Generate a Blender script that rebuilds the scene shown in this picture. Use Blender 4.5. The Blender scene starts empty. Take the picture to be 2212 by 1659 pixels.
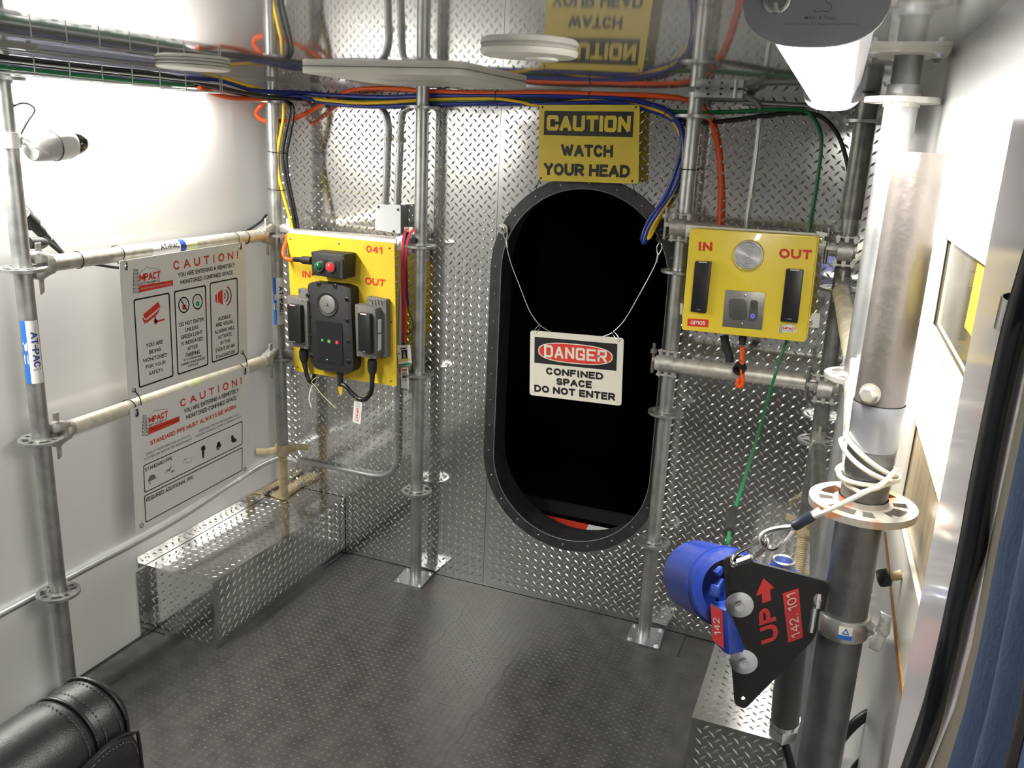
import bpy, bmesh, math, random
from mathutils import Vector, Matrix
from mathutils.geometry import tessellate_polygon
random.seed(7)
sc = bpy.context.scene
col = sc.collection
V = Vector
# ------------------------------------------------------------------ camera
FPX = 1869.04
YAW, PITCH, ROLL = -0.3698, 0.2768, 0.0454
EYE = V((2.1336, -3.0126, 1.8118))
cy_, sy_, cp_, sp_ = math.cos(YAW), math.sin(YAW), math.cos(PITCH), math.sin(PITCH)
FW = V((sy_*cp_, cy_*cp_, -sp_))
_r = V((cy_, -sy_, 0)); _u = _r.cross(FW)
RT = _r*math.cos(ROLL) + _u*math.sin(ROLL)
UP = -_r*math.sin(ROLL) + _u*math.cos(ROLL)
cd = bpy.data.cameras.new('camera'); cam = bpy.data.objects.new('camera', cd); col.objects.link(cam)
cd.sensor_fit = 'HORIZONTAL'; cd.sensor_width = 36.0; cd.lens = FPX/2212*36.0; cd.clip_start = 0.02
m = Matrix((RT, UP, -FW)).transposed().to_4x4(); m.translation = EYE
cam.matrix_world = m; sc.camera = cam
# ------------------------------------------------------------------ world, lamps, exposure
w = bpy.data.worlds.new('world'); sc.world = w; w.use_nodes = True
w.node_tree.nodes['Background'].inputs[0].default_value = (0.9, 0.95, 1, 1)
w.node_tree.nodes['Background'].inputs[1].default_value = 0.05
LAMP_STRENGTH = 106.0
sc.view_settings.view_transform = 'Standard'; sc.view_settings.look = 'None'
sc.view_settings.exposure = 0.22; sc.view_settings.gamma = 1.0; sc.view_settings.use_curve_mapping = False
CZ = 1.985          # ceiling height
XL = -0.10          # left wall
def xr(y): return 2.243 - 0.03*(y + 1.5)    # right wall, very slightly out of square
YF = -4.3           # front wall, behind the photographer
# ------------------------------------------------------------------ pixel helpers: a ray of the survey camera met with a real plane
def ray(u, v): return FW + RT*((u-1106)/FPX) - UP*((v-829.5)/FPX)
def on(u, v, ax, val):
    d = ray(u, v); return EYE + d*((val-EYE[ax])/d[ax])
def X(u, v, x): return on(u, v, 0, x)
def Y(u, v, y): return on(u, v, 1, y)
def Z(u, v, z): return on(u, v, 2, z)
def D(u, v, d): return EYE + ray(u, v)*d
def onp(u, v, p0, n):
    d = ray(u, v); return EYE + d*((p0-EYE).dot(n)/d.dot(n))
def wallr(u, v, off=0.0):
    n = V((1, 0.03, 0)); return onp(u, v, V((xr(-1.5)-off, -1.5, 1)), n)
# ------------------------------------------------------------------ materials
sc.cycles.use_denoising = True
MATS = {}
def M(name, c, metal=0.0, rough=0.5, var=0.0, vs=20.0, bump=0.0, bs=60.0, coat=0.0, emit=None, es=0.0, trans=0.0, ior=1.45, rvar=0.0, spec=0.5, c2=None, stretch=None, rp=(.32, .68)):
    if name in MATS: return MATS[name]
    mt = bpy.data.materials.new(name); mt.use_nodes = True; nt = mt.node_tree; b = nt.nodes['Principled BSDF']
    b.inputs['Base Color'].default_value = (*c, 1); b.inputs['Metallic'].default_value = metal
    b.inputs['Roughness'].default_value = rough; b.inputs['IOR'].default_value = ior
    b.inputs['Specular IOR Level'].default_value = spec
    if coat: b.inputs['Coat Weight'].default_value = coat; b.inputs['Coat Roughness'].default_value = 0.05
    if trans: b.inputs['Transmission Weight'].default_value = trans
    if emit: b.inputs['Emission Color'].default_value = (*emit, 1); b.inputs['Emission Strength'].default_value = es
    tc = nt.nodes.new('ShaderNodeTexCoord')
    src = tc.outputs['Object']
    if stretch:
        mp = nt.nodes.new('ShaderNodeMapping'); mp.inputs['Scale'].default_value = stretch
        nt.links.new(src, mp.inputs['Vector']); src = mp.outputs['Vector']
    if var or rvar or c2:
        n = nt.nodes.new('ShaderNodeTexNoise'); n.inputs['Scale'].default_value = vs; n.inputs['Detail'].default_value = 6
        nt.links.new(src, n.inputs['Vector'])
        if var or c2:
            r = nt.nodes.new('ShaderNodeValToRGB')
            r.color_ramp.elements[0].position = rp[0]; r.color_ramp.elements[1].position = rp[1]
            lo = c2 if c2 else tuple(max(0, k*(1-var)) for k in c); hi = c if c2 else tuple(min(1, k*(1+var)) for k in c)
            r.color_ramp.elements[0].color = (*lo, 1); r.color_ramp.elements[1].color = (*hi, 1)
            nt.links.new(n.outputs['Fac'], r.inputs['Fac']); nt.links.new(r.outputs['Color'], b.inputs['Base Color'])
        if rvar:
            mr = nt.nodes.new('ShaderNodeMapRange'); mr.inputs['To Min'].default_value = max(0.02, rough-rvar); mr.inputs['To Max'].default_value = rough+rvar
            nt.links.new(n.outputs['Fac'], mr.inputs['Value']); nt.links.new(mr.outputs['Result'], b.inputs['Roughness'])
    if bump:
        n2 = nt.nodes.new('ShaderNodeTexNoise'); n2.inputs['Scale'].default_value = bs; n2.inputs['Detail'].default_value = 3
        nt.links.new(src, n2.inputs['Vector'])
        bp = nt.nodes.new('ShaderNodeBump'); bp.inputs['Strength'].default_value = bump; bp.inputs['Distance'].default_value = 0.01
        nt.links.new(n2.outputs['Fac'], bp.inputs['Height']); nt.links.new(bp.outputs['Normal'], b.inputs['Normal'])
    MATS[name] = mt; return mt
galv = M('galvanised steel', (.42, .43, .42), .85, .38, var=.16, vs=28, bump=.05, bs=220, rvar=.1)
galvd = M('darker galvanised steel', (.26, .26, .25), .85, .42, var=.25, vs=24, bump=.06, bs=200, rvar=.1)
galvl = M('pale worn steel', (.56, .54, .48), .6, .48, var=.2, vs=35, bump=.08, bs=160, rvar=.1)
cast = M('cast galvanised steel', (.50, .49, .46), .75, .5, var=.2, vs=60, bump=.15, bs=300)
tanm = M('tan painted steel', (.46, .38, .24), .2, .55, var=.2, vs=40, bump=.08, bs=150)
alu = M('bright aluminium tread plate', (.80, .80, .79), 1, .12, bump=.035, bs=5, rvar=.05, vs=9)
alul = M('bright aluminium lug', (.86, .86, .85), 1, .16)
chrome = M('polished steel', (.72, .72, .72), 1, .16)
zinc = M('zinc plated steel', (.62, .64, .66), 1, .3)
wallm = M('white gloss wall panel', (.70, .70, .69), 0, .16, bump=.02, bs=3, coat=.25, var=.02, vs=4)
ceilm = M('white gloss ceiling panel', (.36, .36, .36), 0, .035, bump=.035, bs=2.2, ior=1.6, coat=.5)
rubber = M('black rubber mat', (.044, .042, .040), 0, .42, var=.3, vs=14, bump=.05, bs=250, rvar=.1)
rubl = M('black rubber lug', (.05, .048, .045), 0, .34)
blk = M('black plastic', (.012, .012, .013), 0, .38, bump=.05, bs=400)
blkm = M('matt black plastic', (.016, .016, .016), 0, .6, bump=.06, bs=500)
blkr = M('black rubber flange', (.022, .022, .023), 0, .5, var=.3, vs=30, bump=.05, bs=120)
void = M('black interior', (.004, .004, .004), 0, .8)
grey = M('grey plastic box', (.13, .125, .115), 0, .5, bump=.06, bs=500)
yel = M('yellow board', (.66, .475, .03), 0, .38, bump=.01, bs=200)
yels = M('yellow sign', (.66, .51, .06), 0, .4)
red = M('red print', (.60, .035, .02), 0, .45)
redd = M('dark red print', (.42, .03, .03), 0, .45)
ink = M('black print', (.012, .012, .011), 0, .5)
inkg = M('grey print', (.16, .16, .155), 0, .6)
white = M('white plastic', (.80, .80, .77), 0, .4)
offw = M('off white plastic', (.70, .69, .62), 0, .4)
signw = M('white sign sheet', (.76, .76, .73), 0, .32)
cream = M('cream sign sheet', (.76, .73, .63), 0, .4)
blue = M('blue cable', (.012, .025, .22), 0, .3)
bluep = M('blue paint', (.012, .036, .24), 0, .3, bump=.05, bs=180, coat=.3)
bluel = M('blue print', (.02, .14, .50), 0, .45)
blued = M('dark blue print', (.02, .05, .24), 0, .45)
yelc = M('yellow cable', (.78, .50, .012), 0, .34)
grn = M('green cable', (.01, .16, .055), 0, .35)
org = M('orange hose', (.78, .10, .015), 0, .4)
redc = M('red hose', (.62, .06, .03), 0, .4)
blkc = M('black cable', (.012, .012, .012), 0, .35)
leather = M('black leather', (.010, .0095, .009), 0, .40, bump=.10, bs=380, rvar=.05, vs=60)
thread = M('grey thread', (.10, .095, .09), 0, .7)
lens = M('lamp lens', (.9, .9, .9), 0, .3, emit=(1, .965, .90), es=LAMP_STRENGTH)
lens2 = M('brighter lamp lens', (.9, .9, .9), 0, .3, emit=(1, .965, .90), es=LAMP_STRENGTH*2.2)
lampg = M('grey lamp housing', (.32, .32, .35), 0, .35)
clearp = M('clear plastic', (.9, .9, .9), 0, .05, trans=.85, ior=1.46)
frame_c = M('cream window frame', (.72, .69, .60), 0, .3, coat=.2)
wood = M('brown wood edge', (.34, .17, .05), 0, .6, var=.25, vs=60)
tang = M('tan window board', (.33, .26, .16), 0, .25, var=.18, vs=8, stretch=(1, 6, 1))
glassm = M('dark window glass', (.10, .088, .06), 0, .04, ior=1.3, spec=.3)
ropem = M('white plastic coated wire rope', (.70, .68, .58), .1, .4)
wire = M('bare wire rope', (.52, .51, .48), .9, .35)
bluef = M('blue padded fabric', (.045, .09, .20), 0, .7, bump=.1, bs=300)
# ------------------------------------------------------------------ object helpers
WL = {}
def link(name, me, mat, parent=None):
    o = bpy.data.objects.new(name, me); col.objects.link(o)
    if mat is not None: me.materials.append(mat)
    if parent is not None: o.parent = parent; WL[o] = WL[parent]
    else: WL[o] = V((0, 0, 0))
    return o
def obj(name, bm, mat, parent=None, smooth=True, angle=40, origin=None):
    me = bpy.data.meshes.new(name)
    off = WL[parent] if parent is not None else (origin if origin is not None else None)
    if off is None:
        if bm.verts:
            xs = [v.co.x for v in bm.verts]; ys = [v.co.y for v in bm.verts]; zs = [v.co.z for v in bm.verts]
            off = V(((min(xs)+max(xs))/2, (min(ys)+max(ys))/2, min(zs)))
        else: off = V((0, 0, 0))
    bmesh.ops.translate(bm, verts=bm.verts, vec=-off)
    if smooth:
        bm.normal_update(); a = math.radians(angle)
        for f in bm.faces: f.smooth = True
        for e in bm.edges:
            if len(e.link_faces) == 2 and e.calc_face_angle(0) > a: e.smooth = False
    bm.to_mesh(me); bm.free()
    o = link(name, me, mat, parent)
    if parent is None: o.location = off; WL[o] = off
    return o
def tag(o, label, cat, group=None, kind=None):
    if label: o['label'] = label
    if cat: o['category'] = cat
    if group: o['group'] = group
    if kind: o['kind'] = kind
    return o
def thing(name, loc, label, cat, group=None):
    o = bpy.data.objects.new(name, None); col.objects.link(o); o.location = loc; WL[o] = V(loc); o.empty_display_size = .05
    return tag(o, label, cat, group)
def struct(o): o['kind'] = 'structure'; return o
def sroot(name, loc=(0, 0, 0)):
    o = bpy.data.objects.new(name, None); col.objects.link(o); o.location = loc; WL[o] = V(loc); o['kind'] = 'structure'; return o
def NB(): return bmesh.new()
def basis(d, hint=None):
    d = d.normalized(); h = hint or (V((0, 0, 1)) if abs(d.z) < .9 else V((1, 0, 0)))
    a = h.cross(d).normalized(); b = d.cross(a); return a, b, d
def box(bm, c, s, ax=None):
    c = V(c); ax = ax or (V((1, 0, 0)), V((0, 1, 0)), V((0, 0, 1)))
    vs = [bm.verts.new(c + ax[0]*(s[0]/2*i) + ax[1]*(s[1]/2*j) + ax[2]*(s[2]/2*k)) for i in (-1, 1) for j in (-1, 1) for k in (-1, 1)]
    for f in ((0, 1, 3, 2), (4, 6, 7, 5), (0, 4, 5, 1), (2, 3, 7, 6), (0, 2, 6, 4), (1, 5, 7, 3)): bm.faces.new([vs[i] for i in f])
    return bm
def cyl(bm, p0, p1, r0, r1=None, n=20, caps=True):
    p0, p1 = V(p0), V(p1); r1 = r0 if r1 is None else r1; a, b, d = basis(p1-p0)
    A = [bm.verts.new(p0 + (a*math.cos(t)+b*math.sin(t))*r0) for t in (2*math.pi*i/n for i in range(n))]
    B = [bm.verts.new(p1 + (a*math.cos(t)+b*math.sin(t))*r1) for t in (2*math.pi*i/n for i in range(n))]
    for i in range(n): bm.faces.new((A[i], A[(i+1) % n], B[(i+1) % n], B[i]))
    if caps: bm.faces.new(A[::-1]); bm.faces.new(B)
    return bm
def lathe(bm, p0, d, prof, n=24, caps=True):      # prof: (distance along d, radius)
    p0 = V(p0); a, b, d = basis(V(d)); rings = []
    for t, r in prof:
        rings.append([bm.verts.new(p0 + d*t + (a*math.cos(q)+b*math.sin(q))*max(r, 1e-5)) for q in (2*math.pi*i/n for i in range(n))])
    for A, B in zip(rings, rings[1:]):
        for i in range(n): bm.faces.new((A[i], A[(i+1) % n], B[(i+1) % n], B[i]))
    if caps: bm.faces.new(rings[0][::-1]); bm.faces.new(rings[-1])
    return bm
def catmull(pts, k=6):
    P = [V(p) for p in pts]
    if len(P) < 3: return P
    out = []
    for i in range(len(P)-1):
        p0 = P[i-1] if i else P[0]*2-P[1]; p1, p2 = P[i], P[i+1]; p3 = P[i+2] if i+2 < len(P) else P[-1]*2-P[-2]
        for s in range(k):
            t = s/k; out.append(.5*((2*p1)+(p2-p0)*t+(2*p0-5*p1+4*p2-p3)*t*t+(3*p1-p0-3*p2+p3)*t**3))
    out.append(P[-1]); return out
def tube(bm, pts, r, n=10, k=6, smooth=True, caps=True):
    P = catmull(pts, k) if smooth else [V(p) for p in pts]
    Q = [P[0]]
    for p in P[1:]:
        if (p-Q[-1]).length > 1e-5: Q.append(p)
    P = Q; rings = []; a = None
    for i, p in enumerate(P):
        d = (P[min(i+1, len(P)-1)]-P[max(i-1, 0)]).normalized()
        if a is None: a, b, _ = basis(d)
        else:
            a = (a - d*a.dot(d)).normalized(); b = d.cross(a)
        rings.append([bm.verts.new(p + (a*math.cos(q)+b*math.sin(q))*r) for q in (2*math.pi*j/n for j in range(n))])
    for A, B in zip(rings, rings[1:]):
        for j in range(n): bm.faces.new((A[j], A[(j+1) % n], B[(j+1) % n], B[j]))
    if caps: bm.faces.new(rings[0][::-1]); bm.faces.new(rings[-1])
    return bm
def prism(bm, pts, ext, bevel=0.0, seg=2):       # polygon (world points) extruded by a vector
    pts = [V(p) for p in pts]; n = len(pts); e = V(ext)
    A = [bm.verts.new(p) for p in pts]; B = [bm.verts.new(p+e) for p in pts]
    fs = [bm.faces.new(A[::-1]), bm.faces.new(B)]
    for i in range(n): fs.append(bm.faces.new((A[i], A[(i+1) % n], B[(i+1) % n], B[i])))
    bmesh.ops.recalc_face_normals(bm, faces=fs)
    if bevel:
        es = set(); [es.update(f.edges) for f in fs]
        bmesh.ops.bevel(bm, geom=list(es), offset=bevel, segments=seg, affect='EDGES', profile=.5, clamp_overlap=True)
    return bm
def bcorners(pts, r, k=4):                       # round the corners of a polygon
    out = []; n = len(pts); pts = [V(p) for p in pts]
    for i in range(n):
        p = pts[i]; a = (pts[i-1]-p); b = (pts[(i+1) % n]-p)
        ra = min(r, a.length*.45); rb = min(r, b.length*.45); pa = p+a.normalized()*ra; pb = p+b.normalized()*rb
        for j in range(k+1):
            t = j/k; out.append(pa*(1-t)**2 + p*(2*t*(1-t)) + pb*t*t)
    return out
def ngon(bm, pts):
    vs = [bm.verts.new(p) for p in pts]
    for t in tessellate_polygon([[V(p) for p in pts]]):
        try: bm.faces.new([vs[i] for i in t])
        except ValueError: pass
def qlerp(q, a, b):                              # quad TL,TR,BR,BL ; a right, b down
    return (q[0]*(1-a)+q[1]*a)*(1-b) + (q[3]*(1-a)+q[2]*a)*b
_txt = {}
def glyphs(s, bold=0.0, space=1.0):
    space = max(space, 1+bold*2.6)
    k = (s, bold, space)
    if k in _txt: return _txt[k]
    cu = bpy.data.curves.new('t', 'FONT'); cu.body = s; cu.size = 1; cu.offset = bold; cu.resolution_u = 2; cu.space_character = space
    o = bpy.data.objects.new('t', cu); col.objects.link(o)
    bpy.context.view_layer.update()
    me = bpy.data.meshes.new_from_object(o.evaluated_get(bpy.context.evaluated_depsgraph_get()))
    vs = [v.co.copy() for v in me.vertices]; fs = [tuple(p.vertices) for p in me.polygons]
    bpy.data.objects.remove(o); bpy.data.curves.remove(cu); bpy.data.meshes.remove(me)
    x0 = min(v.x for v in vs); x1 = max(v.x for v in vs); y0 = min(v.y for v in vs); y1 = max(v.y for v in vs)
    vs = [((v.x-x0)/(x1-x0), 1-(v.y-y0)/(y1-y0)) for v in vs]
    _txt[k] = (vs, fs); return _txt[k]
# ------------------------------------------------------------------ a small stroke alphabet for sign lettering
def _arc(cx, cy, rx, ry, a0, a1, n=12): return [(cx+rx*math.cos(a0+(a1-a0)*i/n), cy+ry*math.sin(a0+(a1-a0)*i/n)) for i in range(n+1)]
_P = math.pi
GL = {'A': (.74, [[(0, 1), (.5, 0), (1, 1)], [(.2, .68), (.8, .68)]]), 'C': (.66, [_arc(.52, .5, .52, .5, -.75, -2*_P+.75, 20)]),
 'B': (.66, [[(.6, .48), (0, .48), (0, 0), (.55, 0)]+_arc(.55, .24, .40, .24, -_P/2, _P/2, 8)[1:], [(0, .48), (0, 1), (.58, 1)]+_arc(.58, .74, .42, .26, _P/2, -_P/2, 8)[1:]]),
 'D': (.70, [[(0, 0), (.45, 0)]+_arc(.45, .5, .55, .5, -_P/2, _P/2, 12)[1:]+[(0, 1), (0, 0)]]), 'E': (.56, [[(1, 0), (0, 0), (0, 1), (1, 1)], [(0, .49), (.88, .49)]]), 'F': (.55, [[(1, 0), (0, 0), (0, 1)], [(0, .5), (.86, .5)]]),
 'G': (.70, [_arc(.52, .5, .52, .5, -.75, -2*_P+.45, 20)+[(1, .55), (.58, .55)]]), 'H': (.70, [[(0, 0), (0, 1)], [(1, 0), (1, 1)], [(0, .5), (1, .5)]]), 'I': (.12, [[(.5, 0), (.5, 1)]]), 'J': (.45, [[(1, 0), (1, .7)]+_arc(.45, .7, .55, .3, 0, _P*.85, 8)[1:]]),
 'K': (.68, [[(0, 0), (0, 1)], [(1, 0), (.12, .55)], [(.36, .40), (1, 1)]]), 'L': (.54, [[(0, 0), (0, 1), (1, 1)]]), 'M': (.88, [[(0, 1), (0, 0), (.5, .78), (1, 0), (1, 1)]]), 'N': (.70, [[(0, 1), (0, 0), (1, 1), (1, 0)]]), 'O': (.74, [_arc(.5, .5, .5, .5, 0, 2*_P, 26)]),
 'P': (.62, [[(0, 1), (0, 0), (.58, 0)]+_arc(.58, .28, .42, .28, -_P/2, _P/2, 10)[1:]+[(0, .56)]]), 'Q': (.74, [_arc(.5, .5, .5, .5, 0, 2*_P, 26), [(.6, .72), (1, 1.05)]]), 'R': (.66, [[(0, 1), (0, 0), (.56, 0)]+_arc(.56, .27, .42, .27, -_P/2, _P/2, 10)[1:]+[(0, .54)], [(.5, .54), (1, 1)]]),
 'S': (.60, [_arc(.5, .26, .47, .26, -.5, -1.5*_P, 14)+_arc(.5, .755, .5, .245, -_P/2, _P-.5, 14)[1:]]), 'T': (.62, [[(0, 0), (1, 0)], [(.5, 0), (.5, 1)]]), 'U': (.70, [[(0, 0), (0, .62)]+_arc(.5, .62, .5, .38, _P, 0, 12)[1:-1]+[(1, .62), (1, 0)]]), 'V': (.70, [[(0, 0), (.5, 1), (1, 0)]]),
 'W': (1.02, [[(0, 0), (.26, 1), (.5, .12), (.74, 1), (1, 0)]]), 'X': (.70, [[(0, 0), (1, 1)], [(1, 0), (0, 1)]]), 'Y': (.68, [[(0, 0), (.5, .52), (1, 0)], [(.5, .5), (.5, 1)]]), 'Z': (.64, [[(0, 0), (1, 0), (0, 1), (1, 1)]]),
 '0': (.60, [_arc(.5, .5, .5, .5, 0, 2*_P, 24)]), '1': (.34, [[(0, .22), (.75, 0), (.75, 1)]]), '2': (.56, [_arc(.48, .29, .48, .29, -_P*.95, .35, 12)+[(0, 1), (1, 1)]]), '4': (.62, [[(.74, 1), (.74, 0), (0, .70), (1, .70)]]), '5': (.56, [[(.92, 0), (.12, 0), (.05, .45)]+_arc(.48, .68, .50, .32, -_P*.75, _P*.82, 14)]),
 '8': (.58, [_arc(.5, .25, .43, .25, _P/2, 2.5*_P, 16), _arc(.5, .74, .5, .26, -_P/2, 1.5*_P, 16)]), '!': (.10, [[(.5, 0), (.5, .66)], [(.5, .93), (.5, 1)]]), '.': (.08, [[(.5, .96), (.5, 1)]]), '/': (.40, [[(1, 0), (0, 1)]]), '-': (.36, [[(0, .52), (1, .52)]])}
def ribbon2(pts, wd):                              # mitred flat ribbon: list of (left, right)
    n = len(pts); closed = n > 3 and math.hypot(pts[0][0]-pts[-1][0], pts[0][1]-pts[-1][1]) < 1e-6
    out = []
    for i in range(n):
        p = V((*pts[i], 0)); a = V((*(pts[i-1] if i else (pts[-2] if closed else pts[0])), 0)); c = V((*(pts[i+1] if i < n-1 else (pts[1] if closed else pts[-1])), 0))
        d0 = (p-a); d1 = (c-p)
        if d0.length < 1e-9: d0 = d1
        if d1.length < 1e-9: d1 = d0
        d0.normalize(); d1.normalize(); n0 = V((-d0.y, d0.x, 0)); n1 = V((-d1.y, d1.x, 0)); mm = n0+n1
        if mm.length < .25: mm = n0
        mm.normalize(); dd = mm.dot(n0); k = 1/dd if dd > .62 else 1.05; out.append((p+mm*wd/2*k, p-mm*wd/2*k))
    return out
def split_sharp(pts, wd):                         # break a stroke where it doubles back, so that corners stay full width
    closed = math.hypot(pts[0][0]-pts[-1][0], pts[0][1]-pts[-1][1]) < 1e-6
    out = []; cur = [pts[0]]
    for i in range(1, len(pts)):
        cur.append(pts[i])
        if i < len(pts)-1:
            a, p, c = pts[i-1], pts[i], pts[i+1]; ux, uy, wx, wy = p[0]-a[0], p[1]-a[1], c[0]-p[0], c[1]-p[1]
            if (ux*wx+uy*wy)/(math.hypot(ux, uy)*math.hypot(wx, wy)+1e-12) < -.2: out.append(cur); cur = [pts[i]]
    out.append(cur); res = []
    for j, pl in enumerate(out):
        pl = list(pl)
        if not (closed and len(out) == 1):
            for e, f, o in ((0, 1, j == 0), (-1, -2, j == len(out)-1)):
                dx, dy = pl[e][0]-pl[f][0], pl[e][1]-pl[f][1]; L = math.hypot(dx, dy); k = wd*(.45 if o else .22); pl[e] = (pl[e][0]+dx/L*k, pl[e][1]+dy/L*k)
        res.append(pl)
    return res
def stext(bm, s, fn, W, H, wt, sp=.13, nrm=None, step=None):
    lay = []; x = 0; cap = wt
    for ch in s:
        if ch == ' ': x += .30+sp; continue
        w_, st = GL[ch]; lay.append((x, w_, st)); x += w_+cap+sp*.55
    tot = x-sp*.55; sx = W/(tot*H)
    wd = wt*H*min(1, .55+.45*sx); lay_n = 0
    for x0, w_, st in lay:
        for pl in st:
            pts = [((x0+cap/2+a*w_)*sx*H, (wt/2+d*(1-wt))*H) for a, d in pl]
            for pts in split_sharp(pts, wd):
                if step:
                    fine = [pts[0]]
                    for p, q in zip(pts, pts[1:]):
                        k = max(1, int(math.hypot(q[0]-p[0], q[1]-p[1])/(step*H)))
                        fine += [(p[0]+(q[0]-p[0])*i/k, p[1]+(q[1]-p[1])*i/k) for i in range(1, k+1)]
                    pts = fine
                lay_n = (lay_n+1) % 4; off = nrm*(.0001*lay_n) if nrm is not None else V((0, 0, 0))
                R = ribbon2(pts, wd); A = [(bm.verts.new(fn(p.x/W, p.y/H)+off), bm.verts.new(fn(q.x/W, q.y/H)+off)) for p, q in R]
                for (a, c), (d, e) in zip(A, A[1:]):
                    try: bm.faces.new((a, c, e, d))
                    except ValueError: pass
def text(bm, s, q, bold=.02, space=1.0, fn=None, WH=None):
    if all(ch == ' ' or ch in GL for ch in s):
        f = fn or (lambda a, b: qlerp(q, a, b))
        if WH is None:
            WH = ((q[1]-q[0]).length, ((q[3]-q[0]).length+(q[2]-q[1]).length)/2) if q else ((f(1, .5)-f(0, .5)).length, (f(.5, 1)-f(.5, 0)).length)
        stext(bm, s, f, WH[0], WH[1], .135+bold*2.0, nrm=(q[3]-q[0]).cross(q[1]-q[0]).normalized() if q else None, step=None if q else .07); return
    vs, fs = glyphs(s, bold, space)
    W = [bm.verts.new(fn(a, b) if fn else qlerp(q, a, b)) for a, b in vs]
    for f in fs:
        try: bm.faces.new([W[i] for i in f])
        except ValueError: pass
def stroke(bm, pts, wd, n, closed=False):         # flat line of width wd in the plane of normal n
    pts = [V(p) for p in pts]; N = len(pts)
    seg = range(N if closed else N-1)
    for i in seg:
        a, b = pts[i], pts[(i+1) % N]; d = (b-a)
        if d.length < 1e-6: continue
        d.normalize(); s = n.cross(d).normalized()*wd/2; e = d*wd/2
        bm.faces.new([bm.verts.new(p) for p in (a-e-s, b+e-s, b+e+s, a-e+s)])
def flat(bm, pts): ngon(bm, pts)
class Map:                                        # zoomed crop -> point on a plane
    def __init__(s, x0, y0, k, fn): s.x0, s.y0, s.k, s.fn = x0, y0, k, fn
    def __call__(s, u, v): return s.fn(s.x0+u*s.k, s.y0+v*s.k)
    def q(s, *p): return [s(*t) for t in p]
def ell(c, ra, rb, n=28, a0=0, a1=None):
    a1 = 2*math.pi if a1 is None else a1
    return [(c[0]+ra*math.cos(a0+(a1-a0)*i/n), c[1]+rb*math.sin(a0+(a1-a0)*i/n)) for i in range(n+(0 if abs(a1-a0-2*math.pi) < 1e-6 else 1))]
# ================================================================== SETTING
def lug_mesh(name, O, u, v, n, W, H, pitch, L, wd, h, test=None, ang=45, full=False):
    vs, fs = [], []
    nu = int(W/pitch)+1; nv = int(H/(pitch/2))+1
    for j in range(nv):
        for i in range(nu):
            a = (i+.25+(.5 if j % 2 else 0))*pitch; b = (j+.5)*pitch/2
            if a < L*.4 or a > W-L*.4 or b < L*.4 or b > H-L*.4: continue
            if test and not test(a, b): continue
            t = math.radians(ang if j % 2 == 0 else ang-90 if ang != 45 else -45)
            d = u*math.cos(t)+v*math.sin(t); s = n.cross(d); c = O+u*a+v*b
            k = len(vs)
            vs += [c-d*L/2, c+d*L/2, c-s*wd/2, c+s*wd/2, c-d*L*.16+n*h, c+d*L*.16+n*h]
            fs += [(k, k+2, k+4), (k+2, k+5, k+4), (k+2, k+1, k+5), (k+1, k+3, k+5), (k+3, k+4, k+5), (k+3, k, k+4)]
    me = bpy.data.meshes.new(name); me.from_pydata([tuple(p) for p in vs], [], fs); me.update(); return me
EX, EY, EZ = V((1, 0, 0)), V((0, 1, 0)), V((0, 0, 1))
# ---- floor: interlocking rubber mats on a slab
fl = sroot('floor')
b = NB(); box(b, (1.07, -2.15, -.03), (2.6, 4.5, .05)); obj('floor_slab', b, rubber, fl, False)
T = .305
def jig(p, q, side):                              # one puzzle edge between two corners
    d = q-p; s = V((-d.y, d.x, 0)).normalized(); out = [p]; nt = 4
    for i in range(nt):
        c = (i+.5)/nt; sg = .006*(1 if i % 2 else -1)*side
        out += [p+d*(c-.075)+s*sg*.1, p+d*(c-.095)+s*sg, p+d*(c+.095)+s*sg, p+d*(c+.075)+s*sg*.1]
    return out
def tile_outline():
    c = [V((0, 0, 0)), V((T, 0, 0)), V((T, T, 0)), V((0, T, 0))]
    bt = jig(c[0], c[1], 1); rt = jig(c[1], c[2], 1)
    tp = [p+V((0, T, 0)) for p in bt[1:]][::-1]; lf = [p-V((T, 0, 0)) for p in rt[1:]][::-1]
    P = bt+rt+[c[2]]+tp+[c[3]]+lf
    m_ = V((T/2, T/2, 0)); return [m_+(p-m_)*.9972 for p in P]
b = NB(); TO = tile_outline(); ngon(b, TO)
n0 = len(b.verts); A = list(b.verts); B = [b.verts.new(p-V((0, 0, .006))) for p in TO]
for i in range(n0): b.faces.new((A[i], B[i], B[(i+1) % n0], A[(i+1) % n0]))
bmesh.ops.recalc_face_normals(b, faces=b.faces); bmesh.ops.translate(b, verts=b.verts, vec=V((0, 0, .001)))
tme = bpy.data.meshes.new('floor_mat'); b.to_mesh(tme); b.free(); tme.materials.append(rubber)
lme = lug_mesh('mat_lug', V((.004, .004, .001)), EX, EY, EZ, T-.008, T-.008, .0254, .0135, .0036, .0009, None, 0); lme.materials.append(rubl)
for i in range(6):
    for j in range(9):
        x0, y0 = -.025+i*T, -.165-(j+1)*T
        if x0+T < .2 and y0 > -.8: continue
        o = bpy.data.objects.new('floor_mat', tme); col.objects.link(o); o.parent = fl; o.location = (x0, y0, 0); WL[o] = V((x0, y0, 0))
        c = bpy.data.objects.new('mat_lug', lme); col.objects.link(c); c.parent = o; c['kind'] = 'stuff'
b = NB(); box(b, (.98, -.096, -.0026), (1.5, .186, .006)); o = obj('edge_mat', b, rubber, fl, False)
me = lug_mesh('mat_lug', V((.24, -.160, .0004)), EX, EY, EZ, 1.48, .155, .0254, .0135, .0036, .0009, None, 0); me.materials.append(rubl)
c = link('mat_lug', me, None, o); c['kind'] = 'stuff'
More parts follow.
